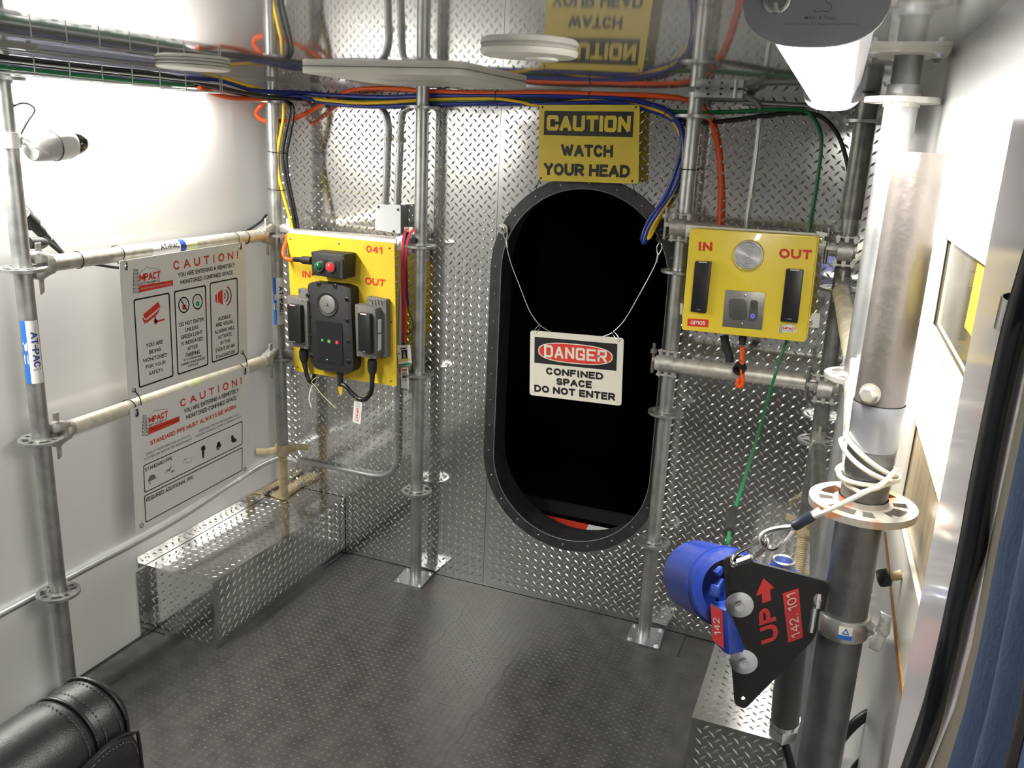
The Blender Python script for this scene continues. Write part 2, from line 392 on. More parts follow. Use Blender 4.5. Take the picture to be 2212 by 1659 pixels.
b = NB(); box(b, (-.0525, -2.0, -.0026), (.092, 2.24, .006)); obj('edge_mat', b, rubber, fl, False)
b = NB(); box(b, (1.838, -1.66, -.0026), (.098, 3.0, .006)); obj('edge_mat', b, rubber, fl, False)
# ---- ceiling
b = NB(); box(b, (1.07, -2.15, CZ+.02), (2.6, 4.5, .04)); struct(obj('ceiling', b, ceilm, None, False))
# ---- left wall, front wall, right wall
b = NB(); box(b, (XL-.02, -2.1, .98), (.04, 4.4, 2.05)); struct(obj('wall_left', b, wallm, None, False))
b = NB(); prism(b, [(xr(.06), .06, -.05), (xr(YF), YF, -.05), (xr(YF), YF, 2.0), (xr(.06), .06, 2.0)], (.04, 0, 0)); struct(obj('wall_right', b, wallm, None, False))
b = NB(); box(b, (1.07, YF-.02, .98), (2.6, .04, 2.05)); struct(obj('wall_front', b, M('grey front wall panel', (.42, .42, .43), 0, .4), None, False))
# ---- back wall: two tread plates with an oval opening
HC = V((1.222, 0, .972)); HW, HH = .330, .692      # clear opening half sizes
def stadium(hw, hh, n=26, y=0.0, c=HC):
    P = []
    for i in range(n+1): t = math.pi*i/n; P.append(V((c.x+hw*math.cos(t), y, c.z+(hh-hw)+hw*math.sin(t))))
    for i in range(n+1): t = math.pi+math.pi*i/n; P.append(V((c.x+hw*math.cos(t), y, c.z-(hh-hw)+hw*math.sin(t))))
    return P
ST = stadium(HW+.012, HH+.012)
SX = .876                                          # plate seam left of the opening edge... the opening starts just right of it
wb = sroot('wall_back')
def tread_plate(pts, x0, x1, nm='tread_plate'):
    b = NB(); prism(b, pts, (0, .006, 0)); p = obj(nm, b, alu, wb, False)
    me = lug_mesh('tread_lug', V((x0, 0, .005)), EX, EZ, -EY, x1-x0, CZ-.01, .034, .0270, .0082, .0020); me.materials.append(alul)
    c = link('tread_lug', me, None, p); c['kind'] = 'stuff'
tread_plate([(XL, 0, 0), (SX-.0008, 0, 0), (SX-.0008, 0, CZ), (XL, 0, CZ)], XL, SX)
x2 = xr(0)+.03; outer = [V((SX+.0008, 0, 0)), V((x2, 0, 0)), V((x2, 0, CZ)), V((SX+.0008, 0, CZ))]
b = NB(); allp = outer+ST; vs0 = [b.verts.new(p) for p in allp]
for t in tessellate_polygon([outer, ST[::-1]]):
    try: b.faces.new([vs0[i] if i < 4 else vs0[4+len(ST)-1-(i-4)] for i in t])
    except ValueError: pass
bmesh.ops.recalc_face_normals(b, faces=b.faces)
p = obj('tread_plate', b, alu, wb, False)
def hole_test(a, c):
    x, z = SX+a, .005+c
    hz = HH-HW; dz = max(0, abs(z-HC.z)-hz); return math.hypot(x-HC.x, dz) > HW+.035
me = lug_mesh('tread_lug', V((SX, 0, .005)), EX, EZ, -EY, xr(0)-SX, CZ-.01, .034, .0270, .0082, .0020, hole_test); me.materials.append(alul)
c = link('tread_lug', me, None, p); c['kind'] = 'stuff'
# ---- the dark vessel seen through the opening
vs_ = sroot('trim_1', (1.22, .4, 0))
b = NB(); P0 = stadium(HW+.012, HH+.012, y=.004); P1 = [p+V((0, .16, 0)) for p in P0]
A = [b.verts.new(p) for p in P0]; B = [b.verts.new(p) for p in P1]
for i in range(len(A)): b.faces.new((A[i], A[(i+1) % len(A)], B[(i+1) % len(B)], B[i]))
obj('neck', b, blkr, vs_)
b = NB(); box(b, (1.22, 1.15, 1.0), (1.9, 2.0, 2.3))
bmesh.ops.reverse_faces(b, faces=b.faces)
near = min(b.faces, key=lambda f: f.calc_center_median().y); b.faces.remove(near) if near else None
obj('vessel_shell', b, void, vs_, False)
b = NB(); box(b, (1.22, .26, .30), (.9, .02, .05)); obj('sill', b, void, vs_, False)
m_ = lambda u, v: Y(u, v, .245)
b = NB(); ngon(b, [m_(1145, 1105), m_(1272, 1133), m_(1265, 1146), m_(1170, 1125)]); obj('red_tape', b, M('red reflective tape', (.62, .05, .03), 0, .35), vs_, False)
b = NB(); ngon(b, [m_(1272, 1133), m_(1322, 1143), m_(1295, 1152), m_(1265, 1146)]); obj('white_tape', b, M('white reflective tape', (.75, .75, .75), 0, .35), vs_, False)
# ---- oval flange round the opening
fg = thing('manway_flange', (HC.x, -.006, HC.z-HH), 'black oval manway flange bolted round the dark opening', 'flange')
b = NB(); po, pi_ = stadium(HW+.030, HH+.030, 40, -.001), stadium(HW-.013, HH-.013, 40, -.001); e = V((0, -.011, 0))
A = [b.verts.new(p) for p in po]; B = [b.verts.new(p) for p in pi_]; C2 = [b.verts.new(p+e) for p in po]; D2 = [b.verts.new(p+e) for p in pi_]; n0 = len(A)
for i in range(n0):
    j = (i+1) % n0; b.faces.new((C2[i], C2[j], D2[j], D2[i])); b.faces.new((A[i], A[j], C2[j], C2[i])); b.faces.new((D2[i], D2[j], B[j], B[i])); b.faces.new((B[i], B[j], A[j], A[i]))
bmesh.ops.recalc_face_normals(b, faces=b.faces); obj('flange_ring', b, blkr, fg, True, 30)
b = NB(); P = stadium(HW-.0135, HH-.0135, 40, -.0125); tube(b, P+[P[0]], .0016, 6, 1, False, False); obj('worn_edge', b, M('worn grey edge', (.20, .20, .19), .3, .5), fg)
P = stadium(HW+.008, HH+.008, 60, -.0128); Ls = [(P[(i+1) % len(P)]-P[i]).length for i in range(len(P))]; tot = sum(Ls); NBOLT = 34
bme = bpy.data.meshes.new('bolt'); b = NB(); lathe(b, (0, 0, 0), (0, -1, 0), [(0, .0045), (.002, .0045), (.0034, .003)], 10); b.to_mesh(bme); b.free(); bme.materials.append(M('flange bolt head', (.30, .30, .30), .9, .35))
acc = 0; k = 0
for i in range(len(P)):
    while k < NBOLT and k*tot/NBOLT < acc+Ls[i]:
        p = P[i].lerp(P[(i+1) % len(P)], (k*tot/NBOLT-acc)/max(Ls[i], 1e-9))
        o = bpy.data.objects.new('bolt', bme); col.objects.link(o); o.parent = fg; o.location = p-WL[fg]; WL[o] = p; k += 1
    acc += Ls[i]
# ---- tread plate benches
def bench(x0, x1, y0, h, inner, label, wall_x):
    t = thing('bench_box', ((x0+x1)/2, y0/2, 0), label, 'bench')
    b = NB(); box(b, ((x0+x1)/2, (y0-.004)/2, h/2), (x1-x0, -y0-.004, h)); o = obj('box', b, alu, t, False)
    def add(O, u, v, n, W, H):
        me = lug_mesh('tread_lug', O-WL[t], u, v, n, W, H, .034, .0270, .0082, .0020); me.materials.append(alul)
        c = link('tread_lug', me, None, o); c['kind'] = 'stuff'
    add(V((x0, y0, h)), EX, EY, EZ, x1-x0, -y0-.004)
    if inner > 0: add(V((x1, y0, 0)), EY, EZ, EX, -y0-.004, h)
    else: add(V((x0, -.004, 0)), -EY, EZ, -EX, -y0-.004, h)
    add(V((x0, y0, 0)), EX, EZ, -EY, x1-x0, h)
    return t, o
bl, blo = bench(XL+.002, .205, -.850, .266, 1, 'silver tread plate bench box along the left wall', XL)
# its angle trim along the wall and down the end
def angle_trim(name, O, u, v, n, W, H, par):
    b = NB(); prism(b, [O, O+u*W, O+u*W+v*H, O+v*H], n*.003); o = obj(name, b, alu, par, False)
    me = lug_mesh('trim_lug', O+n*.003-WL[par], u, v, n, W, H, .03, .024, .007, .0014); me.materials.append(alul)
    c = link('trim_lug', me, None, o); c['kind'] = 'stuff'
angle_trim('angle_trim', V((XL+.001, -.885, .268)), EY, EZ, EX, .85, .045, bl)
angle_trim('angle_trim', V((XL+.001, -.897, .0)), EY, EZ, EX, .045, .258, bl)
br, bro = bench(1.888, xr(-.4)-.012, -.862, .266, -1, 'silver tread plate bench box along the right wall under the posts', xr(0))
# ================================================================== SCAFFOLD STANDARDS
def rosette_mesh(r=.0285):
    b = NB(); N = 64; R = [r, .0345, .0505, .062]; rings = [[b.verts.new((q*math.cos(2*math.pi*i/N), q*math.sin(2*math.pi*i/N), .0045)) for i in range(N)] for q in R]
    for k in range(3):
        for i in range(N):
            if k == 1:
                a = i % 16                                   # four large and four small openings
                if (2 <= a <= 8) or (11 <= a <= 13): continue
            j = (i+1) % N; b.faces.new((rings[k][i], rings[k+1][i], rings[k+1][j], rings[k][j]))
    g = bmesh.ops.extrude_face_region(b, geom=b.faces[:]); vs = [v for v in g['geom'] if isinstance(v, bmesh.types.BMVert)]
    bmesh.ops.translate(b, verts=vs, vec=(0, 0, -.009)); bmesh.ops.recalc_face_normals(b, faces=b.faces)
    cyl(b, (0, 0, -.011), (0, 0, .011), r+.003, r+.001, 24, False)
    me = bpy.data.meshes.new('rosette')
    for f in b.faces: f.smooth = False
    b.to_mesh(me); b.free(); return me
ROS = rosette_mesh(.0242); ROS.materials.append(galv)
ROSF = rosette_mesh(.0275); ROSF.materials.append(M('worn rosette steel', (.60, .58, .54), .6, .42, var=.15, vs=50))
ROSO = ROSF.copy(); ROSO.materials.clear(); ROSO.materials.append(M('rosette with orange overspray', (.44, .42, .38), .45, .5, vs=14, c2=(.52, .20, .10), rp=(.42, .50)))
def share(name, me, loc, parent, rot=0):
    o = bpy.data.objects.new(name, me); col.objects.link(o); o.parent = parent; o.location = V(loc)-WL[parent]; o.rotation_euler = (0, 0, rot); WL[o] = V(loc); return o
def post(name, x, y, z0, z1, zs, label, r=.0242, mat=galv, ros=ROS, rot=.2, hollow=False, tube_name='tube'):
    t = thing(name, (x, y, z0), label, 'post', 'scaffold posts')
    b = NB()
    if hollow:
        lathe(b, (x, y, z0), (0, 0, 1), [(0, r), (z1-z0, r), (z1-z0, r-.004), (z1-z0-.12, r-.004)], 32)
    else: cyl(b, (x, y, z0), (x, y, z1), r, n=32)
    obj(tube_name, b, mat, t)
    for k, z in enumerate(zs): share('rosette', ros, (x, y, z), t, rot+.35*k)
    return t
def plate4(t, pts, z, mat=zinc, nm='base_plate', th=.008, bolts=True, up=1):
    b = NB(); prism(b, [(p.x, p.y, z) for p in pts], (0, 0, th*up)); o = obj(nm, b, mat, t, False); c = sum(pts, V())/4
    if bolts:
        for p in pts:
            q = p.lerp(c, .22); b = NB(); lathe(b, (q.x, q.y, z+th*up), (0, 0, up), [(0, .011), (.002, .011), (.002, .0065), (.007, .0065), (.008, .004)], 6); obj('bolt', b, zinc, o)
    return o
def sq(x, y, s, a=0):
    return [V((x+s*math.cos(a+math.pi/4+k*math.pi/2)*.7071, y+s*math.sin(a+math.pi/4+k*math.pi/2)*.7071, 0)) for k in range(4)]
RZ = [.404, .904, 1.404, 1.904]
pA = post('scaffold_post', 0, -1.2936, 0, CZ-.008, RZ, 'scaffold post at far left carrying the dome camera')
plate4(pA, sq(0, -1.2936, .15), 0.001); plate4(pA, sq(0, -1.2936, .13), CZ, up=-1, nm='top_plate')
pB = post('scaffold_post', -.006, -.1495, .266, CZ-.008, RZ[1:], 'scaffold post on a screw jack in the back left corner', tube_name='tube')
pB.children[0].data.transform(Matrix.Translation((0, 0, 0)))
bmB = NB(); cyl(bmB, (-.006, -.1495, .515), (-.006, -.1495, CZ-.008), .0242, n=32)
old = [c for c in pB.children if c.name.startswith('tube')][0]; bpy.data.objects.remove(old); obj('tube', bmB, galv, pB)
def jack(t, x, y, z, zt, pts):
    b = NB(); prof = []; n = int((zt-z-.006)/.008)
    for i in range(n+1): prof += [(.006+i*.008, .0165), (.006+i*.008+.004, .0195)]
    lathe(b, (x, y, z), (0, 0, 1), prof, 20); obj('jack_screw', b, tanm, t, True, 60)
    plate4(t, pts, z+.001, tanm)
def wing(t, x, y, z, a, mat=tanm):
    b = NB(); lathe(b, (x, y, z-.03), (0, 0, 1), [(0, .026), (.01, .03), (.04, .032), (.05, .029)], 20)
    for s in (1, -1):
        d = V((math.cos(a)*s, math.sin(a)*s, 0)); n = V((-d.y, d.x, 0)); c = V((x, y, z-.005))
        P = [c+d*.025+n*.02, c+d*.06+n*.011, c+d*.108+n*.008+V((0, 0, -.006*s)), c+d*.110-n*.008+V((0, 0, -.006*s)), c+d*.06-n*.010, c+d*.025-n*.02]
        prism(b, [p-V((0, 0, .012)) for p in P], (0, 0, .024), .004)
    obj('wing_nut', b, mat, t)
zb = .268; jack(pB, -.006, -.1495, zb, .54, [V((max(q.x, -.092), q.y, q.z)) for q in [Z(u, v, zb) for u, v in ((564, 1066), (612, 1082), (654, 1052), (606, 1038))]])
wing(pB, -.006, -.1495, .505, .9)
pC = post('scaffold_post', .5998, -.0788, 0, CZ-.008, RZ, 'scaffold post standing between the left yellow board and the oval opening')
plate4(pC, [Z(u, v, 0) for u, v in ((851, 1260), (876, 1232), (938, 1241), (908, 1274))], .001)
plate4(pC, sq(.5998, -.0788, .12), CZ, up=-1, nm='top_plate', bolts=False)
pD = post('scaffold_post', 1.5885, -.0949, 0, CZ-.008, RZ, 'scaffold post standing right of the oval opening')
plate4(pD, [Z(u, v, 0) for u, v in ((1351, 1387), (1366, 1352), (1435, 1364), (1423, 1407))], .001)
pE = post('scaffold_post', 2.102, -.15, .62, CZ-.008, RZ[1:], 'scaffold post in the back right corner behind the pipe clamps', mat=galvd)
b = NB(); cyl(b, (2.102, -.15, 1.62), (2.102, -.15, CZ-.004), .0305, n=32); obj('sleeve', b, M('dark steel sleeve', (.16, .16, .15), .8, .42, var=.25, vs=30), pE)
b = NB(); b.free()
jack(pE, 2.102, -.15, zb, .66, sq(2.102, -.15, .13)); wing(pE, 2.102, -.15, .60, 2.2)
pF = post('scaffold_post', 2.170, -1.290, .266, 1.93, RZ[1:], 'bright galvanised post against the right wall bolted to the ceiling', r=.0275, ros=ROSF, mat=M('pale galvanised steel', (.40, .41, .41), .8, .36, var=.1, vs=22, bump=.05, bs=200, rvar=.08))
b = NB(); cyl(b, (2.170, -1.290, 1.90), (2.170, -1.290, CZ-.008), .0235, n=28); obj('top_stub', b, galvd, pF)
plate4(pF, sq(2.163, -1.290, .135), CZ, up=-1, nm='top_plate', mat=galvl); plate4(pF, sq(2.165, -1.29, .1), .267)
# nearest post: sleeve, bolt, tape
gx, gy = 2.183, -1.95
pG = post('scaffold_post', gx, gy, .001, 1.60, [1.404], 'nearest scaffold post with open top, tape band and orange stained rosette', r=.0272, ros=ROSO, mat=M('dark galvanised pole', (.17, .175, .175), .8, .40, var=.25, vs=20, bump=.06, bs=180, rvar=.1), rot=.5)
b = NB(); lathe(b, (gx, gy, 1.535), (0, 0, 1), [(0, .0278), (.281, .0272), (.281, .0232), (.16, .0232)], 32); obj('upper_sleeve', b, M('stained upper tube', (.22, .20, .185), .8, .42, var=.2, vs=12, bump=.06, bs=120, rvar=.1), pG)
b = NB(); lathe(b, (gx, gy, 1.478), (0, 0, 1), [(0, .0278), (.036, .0283), (.037, .0287), (.056, .0289)], 32, False); obj('tape_band', b, M('grey tape', (.30, .31, .34), .3, .3), pG)
bd = V((-.45, -.89, 0)); b = NB(); p = V((gx, gy, 1.548))+bd*.026; cyl(b, p, p+bd*.002, .0125, n=20); lathe(b, p+bd*.002, bd, [(0, .0095), (.0075, .0095), (.009, .0075)], 6); obj('hex_bolt', b, galvl, pG)
b = NB(); cyl(b, (gx, gy, .001), (gx, gy, .012), .06, n=24); obj('base_plate', b, zinc, pG)
# ---- printed bands on posts and rails
def band(t, p, d, r, q0, q1, t0, t1, mat, nm, ref, n=12):        # patch on a tube; q angle from ref direction, t along d
    b = NB(); a = ref - d*ref.dot(d); a.normalize(); c = d.cross(a)
    f = lambda q, s: p + d*s + (a*math.cos(q)+c*math.sin(q))*r
    R = [[b.verts.new(f(q0+(q1-q0)*i/n, s)) for i in range(n+1)] for s in (t0, t1)]
    for i in range(n): b.faces.new((R[0][i], R[0][i+1], R[1][i+1], R[1][i]))
    return obj(nm, b, mat, t), f
def post_sticker(t, x, y, z0, z1, q0, q1, split=.30):
    ref = V((.86, -.5, 0)); p = V((x, y, 0))
    o, f = band(t, p, EZ, .0246, q0, q1, z0, z1, white, 'sticker', ref)
    qs = q0+(q1-q0)*split
    band(t, p, EZ, .0249, q0, qs, z0, z1, bluel, 'blue_stripe', ref).__class__
    H = z1-z0
    b = NB()
    fn = lambda a0, a1, s0, s1: (lambda a, c: p + (lambda q, s: f(q, s)-p)(q0+(q1-q0)*(a1-(a1-a0)*c), z1-H*(s0+(s1-s0)*a)) + (f(q0+(q1-q0)*.5, 0)-p).normalized()*.0006)
    text(b, 'AT-PAC', None, .03, fn=fn(.50, .90, .18, .74), WH=(.095, .028)); obj('lettering', b, blued, t, False)
    b = NB(); text(b, 'GROUP', None, .0, fn=lambda a, c: fn(.42, .90, .76, .80)(c, 1-a) if False else f(q0+(q1-q0)*(.45+.45*a), z1-H*(.76+.035*c)) + (f(q0, 0)-f(q0+.1, 0))*0)
    obj('lettering', b, inkg, t, False)
    b = NB()
    for s0, s1, a0, a1 in ((.34, .37, .04, .28), (.37, .47, .14, .28), (.54, .68, .05, .28)):
        P = [f(q0+(q1-q0)*a, z1-H*s) for a, s in ((a0, s0), (a1, s0), (a1, s1), (a0, s1))]
        nn = (f(q0+(q1-q0)*.16, 0)-p).normalized(); ngon(b, [q+nn*.0008 for q in P])
    obj('white_blocks', b, white, t, False)
post_sticker(pA, 0, -1.2936, 1.08, 1.262, -1.15, .95)
post_sticker(pB, -.006, -.1495, 1.045, 1.235, -1.2, .8)
# ================================================================== LEDGERS
def ledger(p, q, label, r=.0235, mat=galvl, heads=(1, 1), gap=.085):
    p, q = V(p), V(q); d = (q-p).normalized(); s = EZ.cross(d).normalized()
    t = thing('ledger_rail', (p+q)/2, label, 'rail', 'scaffold ledgers')
    b = NB(); cyl(b, p+d*gap*.9, q-d*gap*.9, r, n=28); obj('tube', b, mat, t)
    for on_, o, e in ((heads[0], p, d), (heads[1], q, -d)):
        if not on_: continue
        b = NB(); P = [(.027, .034), (.044, .041), (.07, .03), (.092, .0245), (.092, -.0245), (.07, -.03), (.044, -.041), (.027, -.034), (.027, -.0075), (.066, -.0075), (.066, .0075), (.027, .0075)]
        prism(b, [o+e*a+EZ*c-s*.02 for a, c in P], s*.04, .002, 1); obj('ledger_head', b, cast, t, True, 50)
        b = NB(); P = [(.048, .062), (.066, .062), (.062, -.075), (.050, -.085)]
        prism(b, [o+e*a+EZ*c-s*.0038 for a, c in P], s*.0076, .001, 1); obj('wedge', b, cast, t, False)
        b = NB(); cyl(b, o+e*.09, o+e*.106, r+.003, r+.0008, 24); obj('weld_collar', b, cast, t)
    return t
rU = ledger((0, -1.2936, 1.409), (-.006, -.1495, 1.409), 'upper ledger rail along the left wall holding the upper caution sheet')
rL = ledger((0, -1.2936, .909), (-.006, -.1495, .909), 'lower ledger rail along the left wall between the two caution sheets', mat=M('cream worn steel', (.70, .66, .56), .4, .5, var=.15, vs=30))
ledger((-.006, -.1495, 1.409), (.5998, -.0788, 1.409), 'short ledger rail behind the top of the left yellow board')
ledger((-.006, -.1495, .909), (.5998, -.0788, .909), 'short ledger rail behind the bottom of the left yellow board')
ledger((2.102, -.15, 1.409), (2.170, -1.290, 1.409), 'upper ledger rail along the right wall running to the bright post', mat=M('yellowed worn steel', (.66, .60, .46), .35, .5, var=.2, vs=25), gap=.10)
ledger((2.102, -.15, .909), (2.170, -1.290, .909), 'lower ledger rail along the right wall in the back right corner', mat=galvd)
ledger((2.170, -1.290, 1.409), (gx, gy, 1.409), 'short pale ledger rail between the bright post and the nearest post', r=.025)
# printed band on the upper left rail
d = (V((-.006, -.1495, 1.409))-V((0, -1.2936, 1.409))).normalized(); p0 = V((0, -1.2936, 1.409)); ref = V((.7, -.6, .2))
yy = lambda u, v: (X(u, v, .02)-p0).dot(d)
for a0, a1, mt, nm in ((yy(331, 545), yy(391, 537), white, 'sticker'), (yy(391, 535), yy(403, 533), blued, 'blue_stripe'), (yy(403, 533), yy(427, 530), M('pale green tape', (.62, .66, .36), 0, .4), 'green_tape')):
    band(rU, p0, d, .0238, -1.2, 1.3, a0, a1, mt, nm, ref)
b = NB(); rr = .0242; a_ = ref-d*ref.dot(d); a_.normalize(); c_ = d.cross(a_)
fq = lambda q, s: p0+d*s+(a_*math.cos(q)+c_*math.sin(q))*rr
s0, s1 = yy(348, 543), yy(388, 538)
text(b, 'AT-PAC', None, .02, fn=lambda a, c: fq(.45-.7*(c) if c_.z > 0 else -.45+.7*c, s0+(s1-s0)*a)); obj('lettering', b, ink, rU, False)
d2 = d; p2 = V((0, -1.2936, .909)); ys = lambda u, v: (X(u, v, .02)-p2).dot(d2)
band(rL, p2, d2, .0239, -1.2, 1.4, ys(418, 826), ys(436, 818), M('pale green tape', (.62, .66, .36), 0, .4), 'green_tape', ref)
# zip ties on the posts and rails
def zipring(name, p, d, r, label, tail=None, par=None):
    a, b_, d = basis(V(d)); P = [V(p)+(a*math.cos(t)+b_*math.sin(t))*r for t in (2*math.pi*i/20 for i in range(21))]
    b = NB(); tube(b, P, .0016, 6, 1, False)
    if tail: tube(b, [P[0], P[0]+V(tail)], .0014, 6, 1, False)
    return tag(obj(name, b, blk), label, 'zip tie')
# ================================================================== PIPES AND CLAMPS ON THE RIGHT
def pipe(x0, x1, y, z0, z1, r, label, mat):
    b = NB(); lathe(b, (x0, y, z0), V((x1-x0, 0, z1-z0)), [(.02, r-.004), (0, r-.004), (0, r), (V((x1-x0, 0, z1-z0)).length, r)], 28); return tag(obj('scaffold_pipe', b, mat), label, 'pipe', 'right hand scaffold pipes')
py = -.150
q0, q1 = Y(1417, 783, py), Y(1812, 834, py)
pipe(q0.x, q1.x, py, q0.z, q1.z, .0262, 'worn pipe running right below the yellow box', galvl)
u0, u1 = Y(1449, 490, py), Y(1850, 541, py)
pipe(u0.x, u1.x, py, u0.z, u1.z, .0262, 'worn pipe running behind the top of the yellow box', galvl)
def clamp(x, y, z, label):
    t = thing('scaffold_clamp', (x, y, z), label, 'clamp', 'scaffold clamps')
    b = NB(); lathe(b, (x-.022, y-.052, z), (1, 0, 0), [(0, .0268), (0, .031), (.044, .031), (.044, .0268)], 24, False); obj('pipe_band', b, cast, t)
    b = NB(); lathe(b, (x, y, z-.024), (0, 0, 1), [(0, .0252), (0, .0295), (.048, .0295), (.048, .0252)], 24, False); obj('post_band', b, cast, t)
    for s in (1, -1):
        b = NB(); cyl(b, (x-.035, y-.052-.005, z+s*.042), (x+.035, y-.052-.005, z+s*.042), .0045, n=10); obj('hinge_pin', b, cast, t)
        for k in (-.025, 0, .025):
            b = NB(); box(b, (x+k, y-.055, z+s*.036), (.012, .02, .024)); bmesh.ops.bevel(b, geom=b.edges[:], offset=.003, segments=2, affect='EDGES'); obj('lug', b, cast, t)
    b = NB(); cyl(b, (x-.055, y-.03, z-.045), (x-.055, y-.03, z+.06), .006, n=12); lathe(b, (x-.055, y-.03, z+.025), (0, 0, 1), [(0, .012), (.014, .012)], 6); obj('t_bolt', b, galvd, t)
    b = NB(); box(b, (x-.04, y-.03, z+.005), (.035, .03, .014)); bmesh.ops.bevel(b, geom=b.edges[:], offset=.003, segments=2, affect='EDGES'); obj('flap', b, cast, t)
for x, y, z, l in ((1.5885, -.0949, Y(1440, 785, py).z, 'pipe clamp on the middle right post under the yellow box'), (1.5885, -.0949, Y(1480, 492, py).z, 'pipe clamp on the middle right post beside the hook'),
                   (2.102, -.15, Y(1800, 834, py).z, 'pipe clamp on the corner post at the end of the lower pipe'), (2.102, -.15, Y(1850, 541, py).z, 'pipe clamp on the corner post under the dark sleeve')):
    clamp(x, y, z, l)
# ================================================================== LAMPS
def lamp(x, y0, y1, label, drop=0.0, glow=None, W=.062, H=1.0):
    t = thing('ceiling_lamp', (x, (y0+y1)/2, CZ-.09), label, 'lamp', 'linear ceiling lamps')
    zc = CZ-.006-drop
    prof = lambda y: [V((x+a*W, y, zc-h*H)) for a, h in ((-.84, 0), (-1, .020))+tuple((math.copysign(abs(math.cos(math.pi*k/22))**.8, k-11), .052+.037*math.sin(math.pi*k/22)**.75) for k in range(1, 22))+((1, .020), (.84, 0))]
    for y, s in ((y0, 1), (y1-.008, 1)):
        b = NB(); prism(b, prof(y), (0, .008, 0)); obj('end_cap', b, lampg, t, False)
    b = NB(); P = prof(y0+.008); L = y1-y0-.016; lo = [V((x+(p.x-x)*.86, p.y, p.z+.006*H)) for p in P[7:-7]]
    A = [b.verts.new(p) for p in lo]; B = [b.verts.new(p+V((0, L, 0))) for p in lo]
    for i in range(len(A)-1): b.faces.new((A[i], A[i+1], B[i+1], B[i]))
    obj('diffuser', b, glow or lens, t, False)
    b = NB(); hb_ = lo[0].z+.0008; xa_ = W*.66; prism(b, [V((x-W*.84, y0+.008, zc)), V((x-W*.9, y0+.008, zc-.04*H)), V((x-xa_, y0+.008, hb_)), V((x+xa_, y0+.008, hb_)), V((x+W*.9, y0+.008, zc-.04*H)), V((x+W*.84, y0+.008, zc))], (0, L, 0)); obj('housing', b, lampg, t, False)
    return t
LX, LY0, LY1 = 2.0655, -2.30, -1.22
l1 = lamp(LX, LY0, LY1, 'long ceiling lamp with a lit diffuser near the right wall', .004, None, .0515); l1.rotation_euler.z = .0272
f = lambda u, v: Y(1590+u*.1676, v*.1676, LY0-.0006)-V((.0147, 0, 0))
b = NB(); q = lambda *p: [f(*t) for t in p]
text(b, 'MAX  8  Units', q((880, 205), (1290, 205), (1290, 250), (880, 250)), .005)
text(b, 'Only Connect To Adjacent Light Fixture', q((628, 290), (1565, 290), (1565, 328), (628, 328)), .0)
stroke(b, q((1170, 0), (1165, 30), (1210, 45), (1232, 85), (1215, 130), (1170, 150), (1090, 138), (1040, 155), (990, 130)), .0005, -EY)
obj('lettering', b, M('pale grey print', (.12, .12, .125), 0, .5), l1, False)
b = NB(); c = f(530, 0); lathe(b, c, (0, -1, 0), [(0, .010), (.003, .010), (.004, .008), (.004, .006)], 24); tube(b, [f(515, 60)+V((0, -.004, 0)), f(515, 190)+V((0, -.006, 0))], .0022, 8, 1, False); obj('socket', b, chrome, l1)
l2 = lamp(-.060, -2.62, -.48, 'slim long lamp tucked behind the cable tray at the top of the left wall', .0, lens2, .033, .5)
# ================================================================== THINGS ON THE CEILING
t = thing('ceiling_antenna', (1.3, -1.0, CZ-.02), 'round white antenna disc on the ceiling beside the caution sign', 'antenna')
a, c = Z(1045, 110, CZ-.006), Z(1245, 112, CZ-.006); ctr = (a+c)/2; rad = (c-a).length/2; ctr.z = CZ
b = NB(); lathe(b, ctr, (0, 0, -1), [(0, rad*.97), (.004, rad*.985), (.005, rad), (.012, rad*.99), (.016, rad*.95), (.0175, rad*.6)], 48); obj('disc', b, offw, t)
b = NB(); cyl(b, ctr+V((.02, .02, -.016)), ctr+V((.02, .02, -.022)), rad*.35, rad*.33, 32); obj('cap', b, offw, t)
t = thing('ceiling_antenna', (.9, -.5, CZ-.02), 'large flat square white antenna panel on the ceiling', 'antenna')
zz = CZ-.022; P = [Z(u, v, zz) for u, v in ((652, 136), (985, 134), (1140, 174), (905, 184))]
# squared up on the ceiling: a rounded square panel
cen = V((.825, -.53, 0)); s_ = .262; P = bcorners([cen+V((-s_, -s_, CZ)), cen+V((s_, -s_, CZ)), cen+V((s_, s_, CZ)), cen+V((-s_, s_, CZ))], .05, 6)
b = NB(); prism(b, P, (0, 0, -.019), .004, 2); obj('panel', b, offw, t)
b = NB()
for i in range(14):
    for j in range(6): cyl(b, cen+V((-.12+i*.016, -.05+j*.02, CZ-.0192)), cen+V((-.12+i*.016, -.05+j*.02, CZ-.0197)), .0035, n=8)
obj('vent_dots', b, M('shadow grey plastic', (.35, .34, .30), 0, .6), t)
t = thing('ceiling_antenna', (.1, -.62, CZ-.02), 'small round white sensor disc on the ceiling by the cable tray', 'antenna')
a, c = Z(350, 140, CZ-.008), Z(487, 144, CZ-.008); ctr = (a+c)/2; rad = (c-a).length/2; ctr.z = CZ
b = NB(); lathe(b, ctr, (0, 0, -1), [(0, rad*.97), (.003, rad), (.014, rad), (.019, rad*.95), (.021, rad*.6)], 40); obj('disc', b, offw, t)
b = NB(); tube(b, [ctr+V((rad*math.cos(q)*1.003, rad*math.sin(q)*1.003, -.009)) for q in (2*math.pi*i/40 for i in range(41))], .0012, 6, 1, False); obj('seam', b, inkg, t)
